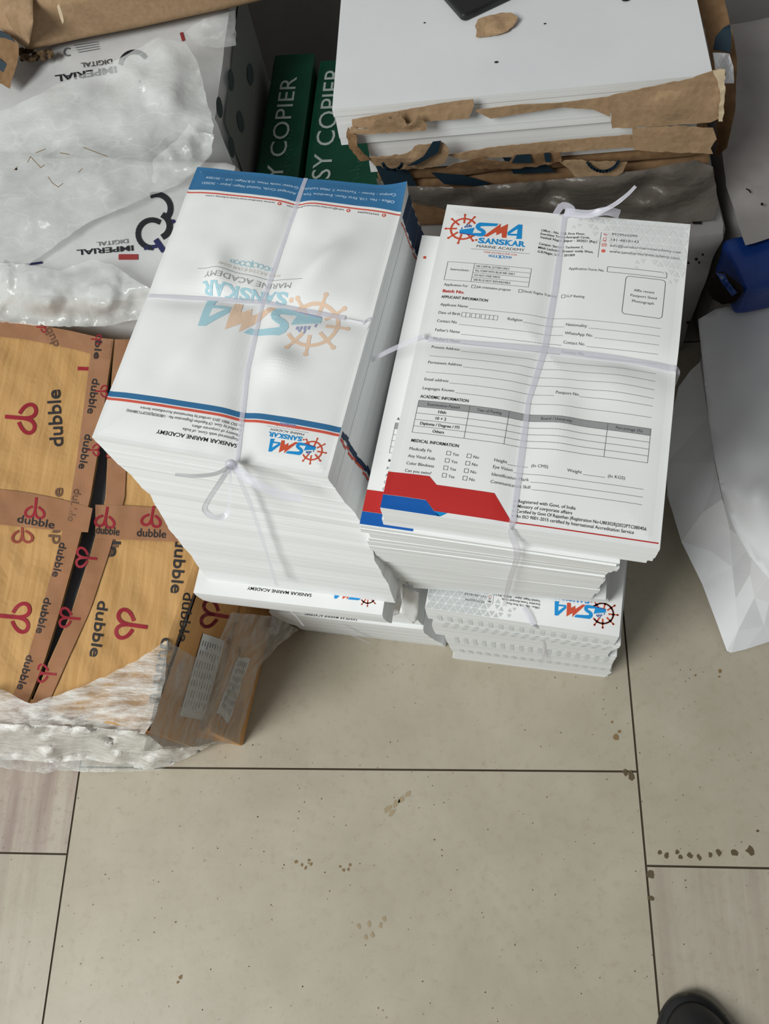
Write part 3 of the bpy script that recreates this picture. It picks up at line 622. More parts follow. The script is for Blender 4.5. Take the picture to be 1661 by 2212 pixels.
def upside(z, fl, yw, ymax, full=True):
    O, U, V = sheet_frame(fl, math.radians(yw), z); m = MB(); m.poly([O + U * x + V * y for x, y in ((-.105, -.1485), (.105, -.1485), (.105, .1485), (-.105, .1485))], 'paper')
    p = Print(m, affine(O, U, V)).sub(lambda x, y: (-x, -y))
    triangles(p, -6, 105, 104 if full else 128, 148.5, 'pale_grey', 'pale_grey')
    if full:
        logo(p.sub(lambda x, y: (x * 1.4 - 69, y * 1.4 + 122)), FULL, False)
        for y, w, s_ in ((128.7, 37.5, 'Office - No. 110, First Floor,'), (124.9, 42, 'Evershine Tower,Amrapali Circle,'), (121.1, 48.4, 'Vaishali Nagar, Jaipur - 302021 (Raj.)'), (114.1, 37.6, 'Campus- Sector - Techzone 7,')): p.text(s_, -18.6, y, w, 'ink', h=2.5, bold=.008)
        p.line([(32.2, 133), (32.2, 106)], .35, 'grey_ink'); p.text('9929566099', 41, 130.8, 21.5, 'grey_ink', h=2.9); p.text('141-4818143', 41, 124.6, 23, 'grey_ink', h=2.9)
        p.arc(36, 131.8, 1.2, 180, 330, .9, 'icon_red', 8); p.frame(34.8, 123.8, 37, 127.4, .4, 'icon_red', .5)
    else: p.rect(-84, 144.6, -76, 146, 'icon_red'); p.rect(-81, 141, -79.6, 146, 'icon_red')
    m.build('printed_sheet', b4, label='upside-down printed form header' if full else None)
upside(.2989, (-.063, .2522), -9.5, 148); upside(.0185, (-.040, .2562), -7.5, 148, False)
kf = at(1152, 1344, .299) + Vector((0, -.004, .002))
ribbon([at(1130, 1312, .302), at(1142, 1328, .302), kf], .007).build('twine', b4)
ribbon([kf, at(1150, 1362, .25), at(1138, 1392, .14), at(1118, 1436, .004)], .0052, nrm=(0, -1, .2)).build('twine', b4)
ribbon([kf, at(1168, 1362, .27), at(1176, 1392, .2), at(1172, 1420, .13), at(1168, 1438, .1)], .0042, nrm=(0, -1, .3), taper=.4).build('twine_tail', b4)
ribbon([kf, at(1172, 1366, .262), at(1178, 1400, .17), at(1174, 1430, .11)], .003, nrm=(0, -1, .3), taper=.4).build('twine_tail', b4)


# ------------------------------------------------------------------ free-form sheets
def inside(x, y, poly):
    r = False; n = len(poly)
    for i in range(n):
        a, b = poly[i], poly[(i + 1) % n]
        if (a[1] > y) != (b[1] > y) and x < (b[0] - a[0]) * (y - a[1]) / (b[1] - a[1]) + a[0]: r = not r
    return r
def patch(boundary, inner=(), step=14, mat='soft_paper', fn=None, amp=0, freq=20, jag=0, power=3, seed=0):
    """a sheet seen with the given outline; each corner carries its own depth value (height by default)"""
    fn = fn or at; rr = random.Random(seed); B = []; n = len(boundary)
    for i in range(n):
        a, b = boundary[i], boundary[(i + 1) % n]; L = math.hypot(b[0] - a[0], b[1] - a[1]); k = max(1, int(L / step))
        for q in range(k):
            t_ = q / k; j = jag * step * .4 if q else 0
            B.append((a[0] + (b[0] - a[0]) * t_ + rr.uniform(-j, j), a[1] + (b[1] - a[1]) * t_ + rr.uniform(-j, j), a[2] + (b[2] - a[2]) * t_))
    P = [(b[0], b[1]) for b in B]; x0, x1 = min(p[0] for p in P), max(p[0] for p in P); y0, y1 = min(p[1] for p in P), max(p[1] for p in P)
    pts = list(P); y = y0 + step / 2; row = 0
    while y < y1:
        x = x0 + (step / 2 if row % 2 else 0)
        while x < x1:
            q = (x + rr.uniform(-.2, .2) * step, y + rr.uniform(-.2, .2) * step)
            if inside(*q, P) and min((q[0] - p[0]) ** 2 + (q[1] - p[1]) ** 2 for p in P) > (step * .45) ** 2: pts.append(q)
            x += step
        y += step * .87; row += 1
    nb = len(P)
    co, ed, fa, *_ = delaunay_2d_cdt([Vector(p) for p in pts], [(i, (i + 1) % nb) for i in range(nb)], [list(range(nb))], 1, 1e-5)
    ctrl = B + list(inner); V = []
    wts = [1] * len(B) + [max(6, step / 2)] * len(inner)
    for p in co:
        num = den = 0
        for (cx, cy, v), w in zip(ctrl, wts):
            d = ((p.x - cx) ** 2 + (p.y - cy) ** 2) ** (power / 2) + 1e-4; num += w * v / d; den += w / d
        v = num / den; q = fn(p.x, p.y, v)
        if amp:
            r1 = 1 - abs(noise.noise(Vector((q.x * freq, q.y * freq, q.z * freq + seed))) * 2); r2 = 1 - abs(noise.noise(Vector((q.x * freq * 2.3, q.y * freq * 2.3, q.z * freq * 2.3 + seed + 5))) * 2)
            q = fn(p.x, p.y, v + amp * (r1 * .7 + r2 * .3 - .4))
        V.append(q)
    m = MB(); F = []
    for f in fa:
        f = tuple(f); a, b, c = V[f[0]], V[f[1]], V[f[2]]
        if (b - a).cross(c - a).dot(Vector((0, 0, CAMH)) - a) < 0: f = f[::-1]
        F.append(f)
    m.add(V, F, mat); return m
def facets(pts, faces_boundary, mat, fn=None):
    """a creased sheet: straight folds between the given points (x, y, depth)"""
    fn = fn or at; P = [(p[0], p[1]) for p in pts]; nb = faces_boundary
    co, ed, fa, *_ = delaunay_2d_cdt([Vector(p) for p in P], [(i, (i + 1) % nb) for i in range(nb)], [list(range(nb))], 1, 1e-5)
    V = [fn(*pts[min(range(len(P)), key=lambda k: (P[k][0] - c.x) ** 2 + (P[k][1] - c.y) ** 2)]) for c in co]; F = []
    for f in fa:
        f = tuple(f); a, b, c = V[f[0]], V[f[1]], V[f[2]]
        F.append(f[::-1] if (b - a).cross(c - a).dot(Vector((0, 0, CAMH)) - a) < 0 else f)
    m = MB(); m.add(V, F, mat); return m
def soft_box(fl, yaw, w, d, z0, z1, mat, r=.012, amp=.002, freq=18, n=16, seed=0, mats=None):
    """a wrapped, slightly swollen package: rounded edges and a wavy skin; fl is its front-left corner"""
    c, s_ = math.cos(yaw), math.sin(yaw); U = Vector((c, s_, 0)); V = Vector((-s_, c, 0)); O = Vector((fl[0], fl[1], 0)); h = z1 - z0; m = MB()
    def pt(x, y, z):
        cx, cy, cz = min(max(x, r), w - r), min(max(y, r), d - r), min(max(z, r), h - r)
        v = Vector((x - cx, y - cy, z - cz)); L = v.length
        p = Vector((cx, cy, cz)) + (v / L * r if L > 1e-9 else v)
        nn = v / L if L > 1e-9 else Vector((0, 0, 0))
        p += nn * amp * (noise.noise(Vector((p.x * freq, p.y * freq, p.z * freq + seed * 3.1))) * 1.6 + .2)
        return O + U * p.x + V * p.y + Vector((0, 0, max(p.z + z0, z0)))
    S_ = lambda t_: t_
    m.grid(lambda u, v: pt(u * w, v * d, h), n, n, mat); m.grid(lambda u, v: pt(u * w, 0, v * h), n, n, mat)
    m.grid(lambda u, v: pt((1 - u) * w, d, v * h), n, n, mat); m.grid(lambda u, v: pt(w, u * d, v * h), n, n, mat)
    m.grid(lambda u, v: pt(0, (1 - u) * d, v * h), n, n, mat); m.grid(lambda u, v: pt(u * w, (1 - v) * d, 0), n, n, mat)
    def top(P): q = P - O; return pt(q.dot(U), q.dot(V), h).z
    m.top = top
    return m, (lambda x, y, l: O + U * (x / 1000) + V * (y / 1000) + Vector((0, 0, z1 + l)))
def plane_print(mb_, p0, n, lift=.0):
    """pixel -> point on a known plane, as a print surface (x, y are the photograph's pixels)"""
    n = n.normalized()
    return lambda x, y, l: at_plane(x, y, p0 + n * (l + lift), n)
def run_text(p, s_, a, b, h, m, up=1, **kw):
    """text whose baseline runs from a to b; up=1 puts the letters' tops to the left of that run as seen (y down)"""
    dx, dy = b[0] - a[0], b[1] - a[1]; L = math.hypot(dx, dy); ux, uy = dx / L, dy / L
    q = p.sub(lambda x, y: (a[0] + ux * x + uy * y, a[1] + uy * x - ux * y))
    q.text(s_, 0, 0, L, m, h=h, **kw)
def rings(p, c, ang, s_, m):
    """the carton maker's mark: a stem with two loops; ang is the direction of the stem (degrees, y down)"""
    ca, sa = math.cos(math.radians(ang)), math.sin(math.radians(ang))
    q = p.sub(lambda x, y: (c[0] + s_ * (x * ca - y * sa), c[1] + s_ * (x * sa + y * ca)))
    q.line([(-.08, 0), (.5, 0)], .13, m)
    for k in (-1, 1):
        P = [(-.06, 0), (-.24, .03), (-.37, .09), (-.445, .19), (-.45, .31), (-.39, .42), (-.28, .465), (-.15, .43), (-.03, .32), (.06, .17)]
        Q = []
        for i in range(len(P) - 1):
            p0, p1, p2, p3 = P[max(i - 1, 0)], P[i], P[i + 1], P[min(i + 2, len(P) - 1)]
            for n in range(3):
                t_ = n / 3; Q.append(tuple(.5 * (2 * p1[c] + (p2[c] - p0[c]) * t_ + (2 * p0[c] - 5 * p1[c] + 4 * p2[c] - p3[c]) * t_ ** 2 + (3 * p1[c] - p0[c] - 3 * p2[c] + p3[c]) * t_ ** 3) for c in (0, 1)))
        Q.append(P[-1]); q.line([(a, b * k) for a, b in Q], .12, m)
def strip_between(mb_, L, R, m, lift, fn):
    for i in range(len(L) - 1): mb_.add([fn(*L[i], lift), fn(*R[i], lift), fn(*R[i + 1], lift), fn(*L[i + 1], lift)], [(0, 1, 2, 3)], m)

# ------------------------------------------------------------------ two cartons, lower left
ZC = .31
def side_at(px, py): return at_plane(px, py, SP, SN)
A0, A1 = at(318, 1578, ZC), at(450, 1200, ZC)
dv = (A1 - A0).normalized(); SP = A0.copy(); SN = Vector((dv.y, -dv.x, 0)).normalized()
FRv = Vector((-dv.y, dv.x, 0))          # along the front, to the left
depth_c = .449; width_c = .425
def corner(w_, d_, z): q = A0 + FRv * w_ + dv * d_; q.z = z; return q
cart = thing('cardboard_carton', 'brown cardboard carton with its tape slit open on top, standing on the lower carton', 'carton', (A0 + FRv * .15 + dv * .24).xy.to_3d() + Vector((0, 0, .155)), 'cardboard cartons')
m = MB(); zt = ZC - .006
for a, b in (((0, 0), (0, depth_c)), ((0, depth_c), (width_c, depth_c)), ((width_c, depth_c), (width_c, 0)), ((width_c, 0), (0, 0))):
    nn = 10
    def wall(u, v, a=a, b=b):
        q = corner(a[0] + (b[0] - a[0]) * u, a[1] + (b[1] - a[1]) * u, .1565 + (zt - .1565) * v)
        return q
    m.grid(wall, nn, 3, 'cardboard_side')
m.poly([corner(0, 0, .1565), corner(0, depth_c, .1565), corner(width_c, depth_c, .1565), corner(width_c, 0, .1565)], 'cardboard_side')
m.poly([corner(.004, .004, .299), corner(width_c - .004, .004, .299), corner(width_c - .004, depth_c - .004, .299), corner(.004, depth_c - .004, .299)], 'carton_inside')
pp = Print(m, plane_print(m, SP, SN))
run_text(pp, 'dubble', (397, 1279), (384, 1385), 24, 'carton_black', bold=.014); rings(pp, (466, 1328), 10, 62, 'carton_red')
m.build('carton_body', cart)
zf = lambda x, y: ZC + .004 * noise.noise(Vector((x * .012, y * .008, 1))) + .0025 * noise.noise(Vector((x * .03, y * .02, 4)))
gapL = [(246, 733), (228, 860), (214, 965), (196, 1075), (166, 1190), (130, 1320), (98, 1425), (56, 1530)]
gapR = [(247, 733), (238, 860), (233, 965), (228, 1075), (197, 1190), (155, 1320), (108, 1425), (62, 1532)]
ftop = lambda x, y, l: at(x, y, zf(x, y) + l)
def lerp_poly(P, t_):
    k = t_ * (len(P) - 1); i = min(int(k), len(P) - 2); f = k - i; return (P[i][0] + (P[i + 1][0] - P[i][0]) * f, P[i][1] + (P[i + 1][1] - P[i][1]) * f)
# right flap: from the slit to the right edge
edgeR = [(512, 985), (490, 1058), (470, 1125), (450, 1190), (420, 1273), (388, 1362), (354, 1467), (318, 1578)]
m = MB()
def fr(u, v):
    a, b = lerp_poly(gapR, v), lerp_poly(edgeR, v); x, y = a[0] + (b[0] - a[0]) * u, a[1] + (b[1] - a[1]) * u
    q = ftop(x, y, .007 * (1 - u) ** 3 * math.sin(math.pi * min(v * 1.05, 1)) - .006 * max(0, u - .93) / .07)
    return q
m.grid(fr, 24, 60, 'cardboard'); m.grid(lambda u, v: fr(1 - u, v) - Vector((0, 0, .003)), 24, 60, 'cardboard')
fpR = lambda x, y, l: ftop(x, y, .0075 * max(0, 1 - (x - lerp_gap(gapR, y)) / 230) ** 3 * math.sin(math.pi * min(max((y - 733) / 815 * 1.05, 0), 1)) + l + .0006)
def lerp_gap(G, y):
    for i in range(len(G) - 1):
        if G[i][1] <= y <= G[i + 1][1]: return G[i][0] + (G[i + 1][0] - G[i][0]) * (y - G[i][1]) / (G[i + 1][1] - G[i][1])
    return G[0][0] if y < G[0][1] else G[-1][0]
pr = Print(m, fpR, 14)
run_text(pr, 'dubble', (212, 1297), (193, 1418), 24, 'carton_black', bold=.014); rings(pr, (283, 1350), 8, 66, 'carton_red')
run_text(pr, 'dubble', (247, 1082), (226, 1202), 26, 'carton_faded', bold=.014); run_text(pr, 'ble', (239, 1140), (232, 1202), 26, 'carton_black', bold=.014)
run_text(pr, 'dubble', (380, 1162), (368, 1281), 26, 'carton_black', bold=.014); run_text(pr, 'dubble', (350, 1376), (322, 1518), 28, 'carton_black', bold=.014)
m.build('carton_flap', cart, label='right top flap with printed words')
# left flap, running out of the frame
edgeL = [px_of(corner(width_c, depth_c * (1 - k / 7), ZC)) for k in range(8)]
m = MB()
def lflap(x, y, l): 
    t_ = max(0, 1 - (lerp_gap(gapL, y) - x) / 220); return ftop(x, y, .006 * t_ ** 3 * math.sin(math.pi * min(max((y - 733) / 815 * 1.05, 0), 1)) + l + .002)
def flf(u, v):
    a, b = lerp_poly(edgeL, v), lerp_poly(gapL, v); return lflap(a[0] + (b[0] - a[0]) * u, a[1] + (b[1] - a[1]) * u, 0)
m.grid(flf, 24, 60, 'cardboard'); m.grid(lambda u, v: flf(1 - u, v) - Vector((0, 0, .003)), 24, 60, 'cardboard')
pl = Print(m, lambda x, y, l: lflap(x, y, l + .0006), 14)
run_text(pl, 'dubble', (136, 964), (129, 841), 30, 'carton_black', bold=.014); rings(pl, (46, 903), 185, 66, 'carton_red')
run_text(pl, 'dubble', (128, 1176), (136, 1054), 26, 'carton_faded', bold=.014); rings(pl, (32, 1333), 185, 66, 'carton_red')
rings(pl, (200, 797), 182, 60, 'carton_red')
for px, py in ((48, 1150),): rings(pl, (px, py), -90, 46, 'carton_red_faded')
m.build('carton_flap', cart, label='left top flap with printed words')
# tape on both lips of the slit, along the far edge and across
def tape(name, Lp, Rp, fn, words=(), marks=(), label=None):
    m = MB(); N = 40
    m.grid(lambda u, v: fn(*[lerp_poly(Lp, v)[k] + (lerp_poly(Rp, v)[k] - lerp_poly(Lp, v)[k]) * u for k in (0, 1)], .0011), 6, N, 'packing_tape')
    p = Print(m, lambda x, y, l: fn(x, y, l + .0014), 14)
    for s_, a, b, h, ink in words: run_text(p, s_, a, b, h, ink, bold=.01)
    for c, ang, s_, ink in marks: rings(p, c, ang, s_, ink)
    return m.build(name, cart, label=label)
tape('packing_tape', [(x - 46 + i * 1, y) for i, (x, y) in enumerate(gapL)], [(x - 1, y) for x, y in gapL], lambda x, y, l: lflap(x, y, l),
     [('dubble', (200, 817), (188, 893), 17, 'carton_black'), ('dubble', (184, 937), (169, 1012), 17, 'carton_black'), ('dubble', (160, 1055), (146, 1125), 17, 'carton_faded'), ('dubble', (129, 1171), (112, 1245), 17, 'carton_black'), ('dubble', (96, 1290), (77, 1367), 17, 'carton_black'), ('dubble', (58, 1414), (36, 1488), 17, 'carton_black')],
     [((219, 845), 180, 26, 'carton_red'), ((202, 972), 180, 26, 'carton_red')], 'left half of the slit tape')
tape('packing_tape', [(x + 1, y) for x, y in gapR], [(x + 44 - i * 1, y) for i, (x, y) in enumerate(gapR)], fpR, [],
     [((186, 1205), 5, 44, 'carton_red'), ((150, 1335), 5, 44, 'carton_red'), ((100, 1455), 5, 40, 'carton_red'), ((240, 980), 5, 20, 'carton_red')], 'right half of the slit tape')
tape('packing_tape', [(-40, 1052), (60, 1064), (130, 1078), (200, 1098)], [(-40, 1128), (60, 1140), (130, 1146), (190, 1150)], lambda x, y, l: lflap(x, y, l + .0006),
     [('dubble', (36, 1128), (116, 1142), 18, 'carton_black')], [((76, 1098), -84, 44, 'carton_red')], 'cross tape on the left flap')
tape('packing_tape', [(206, 1090), (290, 1093), (380, 1100), (460, 1110)], [(206, 1164), (290, 1166), (380, 1170), (460, 1176)], lambda x, y, l: fpR(x, y, l + .0006),
     [('dubble', (206, 1152), (257, 1157), 18, 'carton_black'), ('dubble', (295, 1158), (358, 1162), 18, 'carton_black')], [((228, 1118), -80, 44, 'carton_red'), ((328, 1116), -80, 44, 'carton_red')], 'cross tape on the right flap')
tape('packing_tape', [(-40, 687), (60, 698), (150, 714), (242, 735)], [(-40, 722), (60, 734), (150, 752), (236, 774)], lambda x, y, l: lflap(x, y, l + .0003),
     [('dub', (128, 745), (108, 705), 18, 'carton_faded'), ('ble', (206, 735), (202, 775), 15, 'carton_black')], [((90, 707), 185, 22, 'carton_red'), ((208, 733), 185, 22, 'carton_red')], 'tape along the far edge')
def sticker(parent, pts, name, label, rows=8, lift=.0012, jag=0):
    m = MB(); fn = plane_print(m, SP, SN, lift); P = Print(m, fn, 20)
    if jag:
        n2 = []
        for i in range(len(pts)):
            a, b = pts[i], pts[(i + 1) % len(pts)]
            for k in range(6): n2.append((a[0] + (b[0] - a[0]) * k / 6 + rnd.uniform(-jag, jag), a[1] + (b[1] - a[1]) * k / 6 + rnd.uniform(-jag, jag)))
        P.poly(n2, 'office_paper', 0)
    else: P.poly(pts, 'office_paper', 0)
    a, b, c, d = pts
    for i in range(rows):
        t_ = (i + 1) / (rows + 1); s0 = (a[0] + (b[0] - a[0]) * t_, a[1] + (b[1] - a[1]) * t_); s1 = (d[0] + (c[0] - d[0]) * t_, d[1] + (c[1] - d[1]) * t_)
        for k in range(7):
            u0 = .08 + k * .12; u1 = u0 + rnd.uniform(.04, .1)
            P.line([(s0[0] + (s1[0] - s0[0]) * u0, s0[1] + (s1[1] - s0[1]) * u0), (s0[0] + (s1[0] - s0[0]) * u1, s0[1] + (s1[1] - s0[1]) * u1)], 1.4, 'sticker_text', .0003)
    return m.build(name, parent, label=label)
sticker(cart, [(439, 1368), (486, 1384), (440, 1556), (388, 1546)], 'sticker', 'white address sticker on the right side')
# lower carton
cl = thing('cardboard_carton', 'lower cardboard carton on the floor under the taped one, with a torn white sticker', 'carton', (A0 + FRv * .15 + dv * .24).xy.to_3d(), 'cardboard cartons')
m = MB()
lo = [corner(-.002, -.006, 0), corner(-.002, depth_c, 0), corner(width_c, depth_c, 0), corner(width_c, -.006, 0)]
B0 = at(525, 1612, 0); B1 = at(575, 1400, 0); bd = (B1 - B0).normalized()
lo[0] = B0; lo[1] = B0 + bd * .445
hi = [Vector((q.x, q.y, .1555)) for q in lo]
lo = lo[::1]; m.box8([lo[3], lo[0], lo[1], lo[2]], [hi[3], hi[0], hi[1], hi[2]], 'cardboard_side', 'cardboard')
m.build('carton_body', cl, bevel=.003)
SP2, SN2 = SP, SN; SP = B0.copy(); SN = Vector((bd.y, -bd.x, 0)).normalized()
sticker(cl, [(516, 1418), (540, 1421), (494, 1565), (470, 1540)], 'sticker', 'torn white sticker on the right side', 6, .0012, 2.5)
SP, SN = SP2, SN2
# stretch film over the front end
mfa = patch([(-150, 1490, .322), (0, 1488, .325), (66, 1520, .326), (130, 1500, .326), (200, 1472, .326), (290, 1430, .326), (362, 1383, .322), (357, 1470, .322), (334, 1550, .318), (312, 1586, .308), (200, 1574, .308), (80, 1570, .308), (-150, 1560, .308)], [(150, 1540, .326), (250, 1520, .327), (290, 1550, .323), (80, 1540, .326)], 13, 'stretch_wrap', amp=.004, freq=26, jag=.4, seed=3)
film = thing('stretch_film', 'crumpled clear stretch film wrapped round the front end of both cartons', 'plastic film', (A0.x - .1, A0.y - .02, 0))
mfa.build('film_top', film, smooth=True)
patch([(-150, 1556, .31), (80, 1566, .311), (200, 1571, .311), (312, 1582, .31), (350, 1612, .22), (430, 1612, .1), (470, 1600, .05), (420, 1630, .02), (372, 1652, .006), (318, 1664, .003), (260, 1652, .004), (190, 1640, .003), (110, 1648, .004), (40, 1642, .004), (-150, 1640, .004)], [(100, 1590, .24), (240, 1600, .22), (100, 1622, .13), (250, 1628, .12), (330, 1636, .08)], 8, 'film_bunched', amp=.022, freq=34, jag=.3, seed=8).build('film_front', film, smooth=True)
patch([(-150, 1640, .012), (40, 1630, .014), (120, 1628, .016), (210, 1632, .014), (300, 1640, .012), (380, 1640, .008), (340, 1666, .002), (230, 1668, .002), (120, 1664, .002), (100, 1672, .002), (-20, 1655, .002), (-150, 1655, .002)], [], 12, 'polythene_thin', amp=.006, freq=30, jag=.3, seed=21).build('film_fringe', film, smooth=True)
fs = lambda x, y, v: at_plane(x, y, SP + SN * (.012 + v), SN)
patch([(362, 1383, 0), (420, 1420, 0), (466, 1400, 0), (500, 1322, .002), (590, 1330, .03), (645, 1360, .045), (600, 1395, .03), (560, 1440, .012), (528, 1560, .004), (516, 1606, .004), (440, 1612, .002), (310, 1622, 0), (330, 1540, 0)], [(430, 1500, .004)], 13, 'stretch_wrap_side', fn=fs, amp=.006, freq=30, jag=.3, seed=5).build('film_side', film, smooth=True)

# ------------------------------------------------------------------ wrapped white packages, upper left
def pixel_print(m, z, lift=.0009):
    def fn(x, y, l):
        zz = z
        for _ in range(3): zz = m.top(at(x, y, zz))
        return at(x, y, zz + lift + l)
    return Print(m, fn, 7)
front_pk = thing('paper_package', 'white wrapped paper package with an upside-down black logo, half under plastic, behind the carton', 'package', (-.58, .78, 0), 'white wrapped packages')
m, f1 = soft_box((-.80, .70), math.radians(-8), .458, .243, 0, .345, 'wrapper_paper', .02, .003, 15, 22, 1)
p = pixel_print(m, .349)
run_text(p, 'IMPERIAL', (287, 530), (165, 540), 12, 'brand_black', bold=.02); run_text(p, 'DIGITAL', (276, 516), (208, 523), 9.5, 'brand_grey')
p.rect(256, 549, 298, 561, 'brand_red')
p.arc(328, 505, 30, 90, 300, 11, 'brand_black', 16); p.arc(338, 450, 30, -110, 40, 12, 'brand_black', 14); p.arc(340, 488, 26, -60, 60, 13, 'brand_black', 12)
p.line([(313, 536), (336, 532)], 8, 'brand_navy'); p.line([(338, 520), (352, 540)], 12, 'brand_navy')
for x, y in ((364, 461), (362, 473), (374, 478)): p.poly([(x, y - 5), (x + 6, y), (x, y + 5), (x - 6, y)], 'brand_navy')
p.line([(10, 564), (20, 570)], 7, 'brand_navy'); p.line([(55, 572), (90, 567)], 5, 'brand_navy')
m.build('wrapper', front_pk, smooth=True)
back_pk = thing('paper_package', 'white wrapped package under the smooth kraft parcel, upside-down lettering cut by a plastic edge', 'package', (-.6, 1.1, 0), 'white wrapped packages')
m, f2 = soft_box((-.83, .945), math.radians(0), .482, .31, 0, .352, 'wrapper_paper', .018, .003, 14, 22, 2)
sidep = Print(m, lambda x, y, l: at_plane(x, y, Vector((-.3438 + l, 1, .2)), Vector((1, 0, 0))), 10)
m.grid(lambda u, v: Vector((-.3445, .957 + .285 * u, .016 + .318 * v)), 2, 2, 'side_shade')  # grey panel: shade of the side turned from the light, put into the colour
for x, y, a in ((499, 172, 84), (541, 160, 86), (474, 232, 84), (520, 262, 80), (500, 318, 84)):
    q = sidep.sub(lambda u, v, x=x, y=y, a=a: (x + u * math.cos(math.radians(a)) - v * math.sin(math.radians(a)), y + u * math.sin(math.radians(a)) + v * math.cos(math.radians(a))))
    q.poly([(24 * math.cos(k * .5236), 7 * math.sin(k * .5236)) for k in range(12)], 'oval_slate', .0004)
p = pixel_print(m, .356)
run_text(p, 'IMPERIAL', (250, 143), (118, 163), 15, 'brand_black', bold=.02); run_text(p, 'DIGITAL', (241, 127), (174, 136), 11, 'brand_black')
p.arc(290, 142, 30, 190, 320, 10, 'brand_black', 12); p.arc(146, 112, 8, 60, 300, 3, 'brand_grey', 10)
for k in range(4): p.line([(160 + k * 3, 98 + k * 5), (212 + k, 90 + k * 5)], 1.2, 'brand_grey')
p.line([(392, 72), (396, 86)], 7, 'brand_red'); m.build('wrapper', back_pk, smooth=True)
# loose polythene over them
poly_sheet = thing('plastic_sheet', 'torn crumpled clear polythene sheet draped over the white packages at the upper left', 'plastic sheet', (-.55, .85, .36), 'loose plastic sheets')
patch([(-60, 268, .385), (60, 215, .39), (150, 170, .395), (230, 140, .40), (290, 108, .405), (340, 81, .41), (400, 92, .40), (425, 130, .385), (440, 190, .375), (462, 270, .37), (458, 330, .365), (425, 372, .362), (380, 402, .36), (330, 420, .362), (270, 448, .363), (215, 470, .362), (160, 500, .361), (100, 545, .36), (60, 575, .36), (-60, 570, .362)], [(300, 230, .385), (200, 300, .38), (350, 180, .40), (150, 350, .375), (80, 420, .372), (340, 330, .372)], 13, 'polythene', amp=.008, freq=15, jag=.35, seed=2).build('sheet', poly_sheet, smooth=True)
m = MB(); p = Print(m, lambda x, y, l: at(x, y, .392 + l))
for a in (((60, 350), (66, 338), (88, 362), (96, 356)), ((78, 330), (98, 322)), ((104, 382), (114, 396), (126, 404), (136, 396)), ((180, 318), (210, 330), (232, 338)), ((30, 368), (38, 360)), ((130, 330), (150, 334)), ((170, 372), (178, 364))): p.line(a, 1.6, 'stain_brown')
for q in ((35, 365), (302, 176)): p.disc(q[0], q[1], 3, 'fleck', 7)
m.build('dirt', poly_sheet, label='brown scraps of dirt on the sheet')['kind'] = 'stuff'
patch([(330, 345, .374), (385, 300, .38), (408, 268, .385), (430, 285, .38), (462, 290, .372), (456, 335, .366), (420, 372, .364), (375, 400, .364), (330, 395, .368)], [], 9, 'polythene', amp=.012, freq=24, jag=.5, seed=9).build('torn_edge', poly_sheet, smooth=True, label='gathered torn edge')
lower_sheet = thing('plastic_sheet', 'dirty crumpled plastic strip along the front edge of the white packages above the carton', 'plastic sheet', (-.6, .68, .36), 'loose plastic sheets')
patch([(-60, 560, .362), (60, 572, .364), (130, 585, .364), (200, 560, .366), (250, 575, .366), (300, 610, .364), (338, 630, .360), (335, 665, .34), (300, 690, .325), (225, 705, .322), (130, 706, .322), (50, 700, .322), (-60, 690, .322)], [(100, 640, .37), (220, 640, .37)], 9, 'polythene', amp=.010, freq=28, jag=.4, seed=4).build('sheet', lower_sheet, smooth=True)
loose = thing('plastic_sheet', 'small flap of clear film hanging beside the kraft parcel, over the package side', 'plastic sheet', (-.35, 1.1, .36), 'loose plastic sheets')
patch([(400, 68, .372), (440, 40, .39), (508, 22, .385), (510, 98, .37), (470, 104, .366), (425, 98, .366)], [], 12, 'polythene_thin', amp=.006, freq=20, jag=.3, seed=6).build('sheet', loose, smooth=True)
# kraft parcel on top
kp = thing('kraft_parcel', 'smooth brown kraft paper parcel lying on the white packages at the top left', 'parcel', (-.45, 1.15, .365), 'kraft wrapped parcels')
m, _ = soft_box((-.648, 1.081), math.radians(9.6), .375, .24, .368, .44, 'kraft', .014, .0016, 7, 30, 5); m.build('wrapper', kp, smooth=True)
patch([(123, 14, .4425), (127, 8, .443), (134, 28, .443), (138, 46, .443), (135, 52, .4425), (129, 36, .4425)], [], 6, 'kraft_torn', amp=.001, freq=60, seed=1).build('crease', kp, smooth=True, label='pale raised crease')
patch([(61, 107, .374), (30, 84, .39), (0, 62, .40), (-90, 0, .425), (-90, -80, .4425), (70, -80, .4425), (72, 50, .4425)], [], 10, 'kraft', amp=.001, freq=20, seed=41).build('wrapper_flap', kp, smooth=True, solid=.0006)
ks = thing('kraft_parcel', 'striped brown and dark teal kraft wrapper end at the left edge, beside the kraft parcel', 'parcel', (-.66, 1.0, .36), 'kraft wrapped parcels')
def stripe_patch(P, mat, seed): return patch(P, [], 8, mat, amp=.002, freq=30, jag=.3, seed=seed)
Pk = [(-60, 50, .41), (0, 64, .408), (22, 74, .406), (40, 96, .40), (40, 124, .39), (33, 150, .382), (25, 172, .376), (22, 192, .37), (5, 182, .37), (-60, 150, .372)]
m = stripe_patch(Pk, 'kraft_dark', 3); p = Print(m, lambda x, y, l: at(x, y, .4145 - .0004 * max(0, y - 60) + l), 8)
p.poly([(-60, 55), (0, 66), (21, 76), (39, 98), (40, 121), (0, 90), (-60, 70)], 'teal_ink'); p.poly([(-60, 105), (0, 127), (30, 150), (26, 166), (0, 152), (-60, 128)], 'teal_ink'); m.build('wrapper_end', ks, smooth=True)
db = thing('debris_clump', 'clump of dark crumbly debris on the white package beside the striped kraft end', 'debris', at(78, 122, .36), None)
bm = bmesh.new(); m = MB()
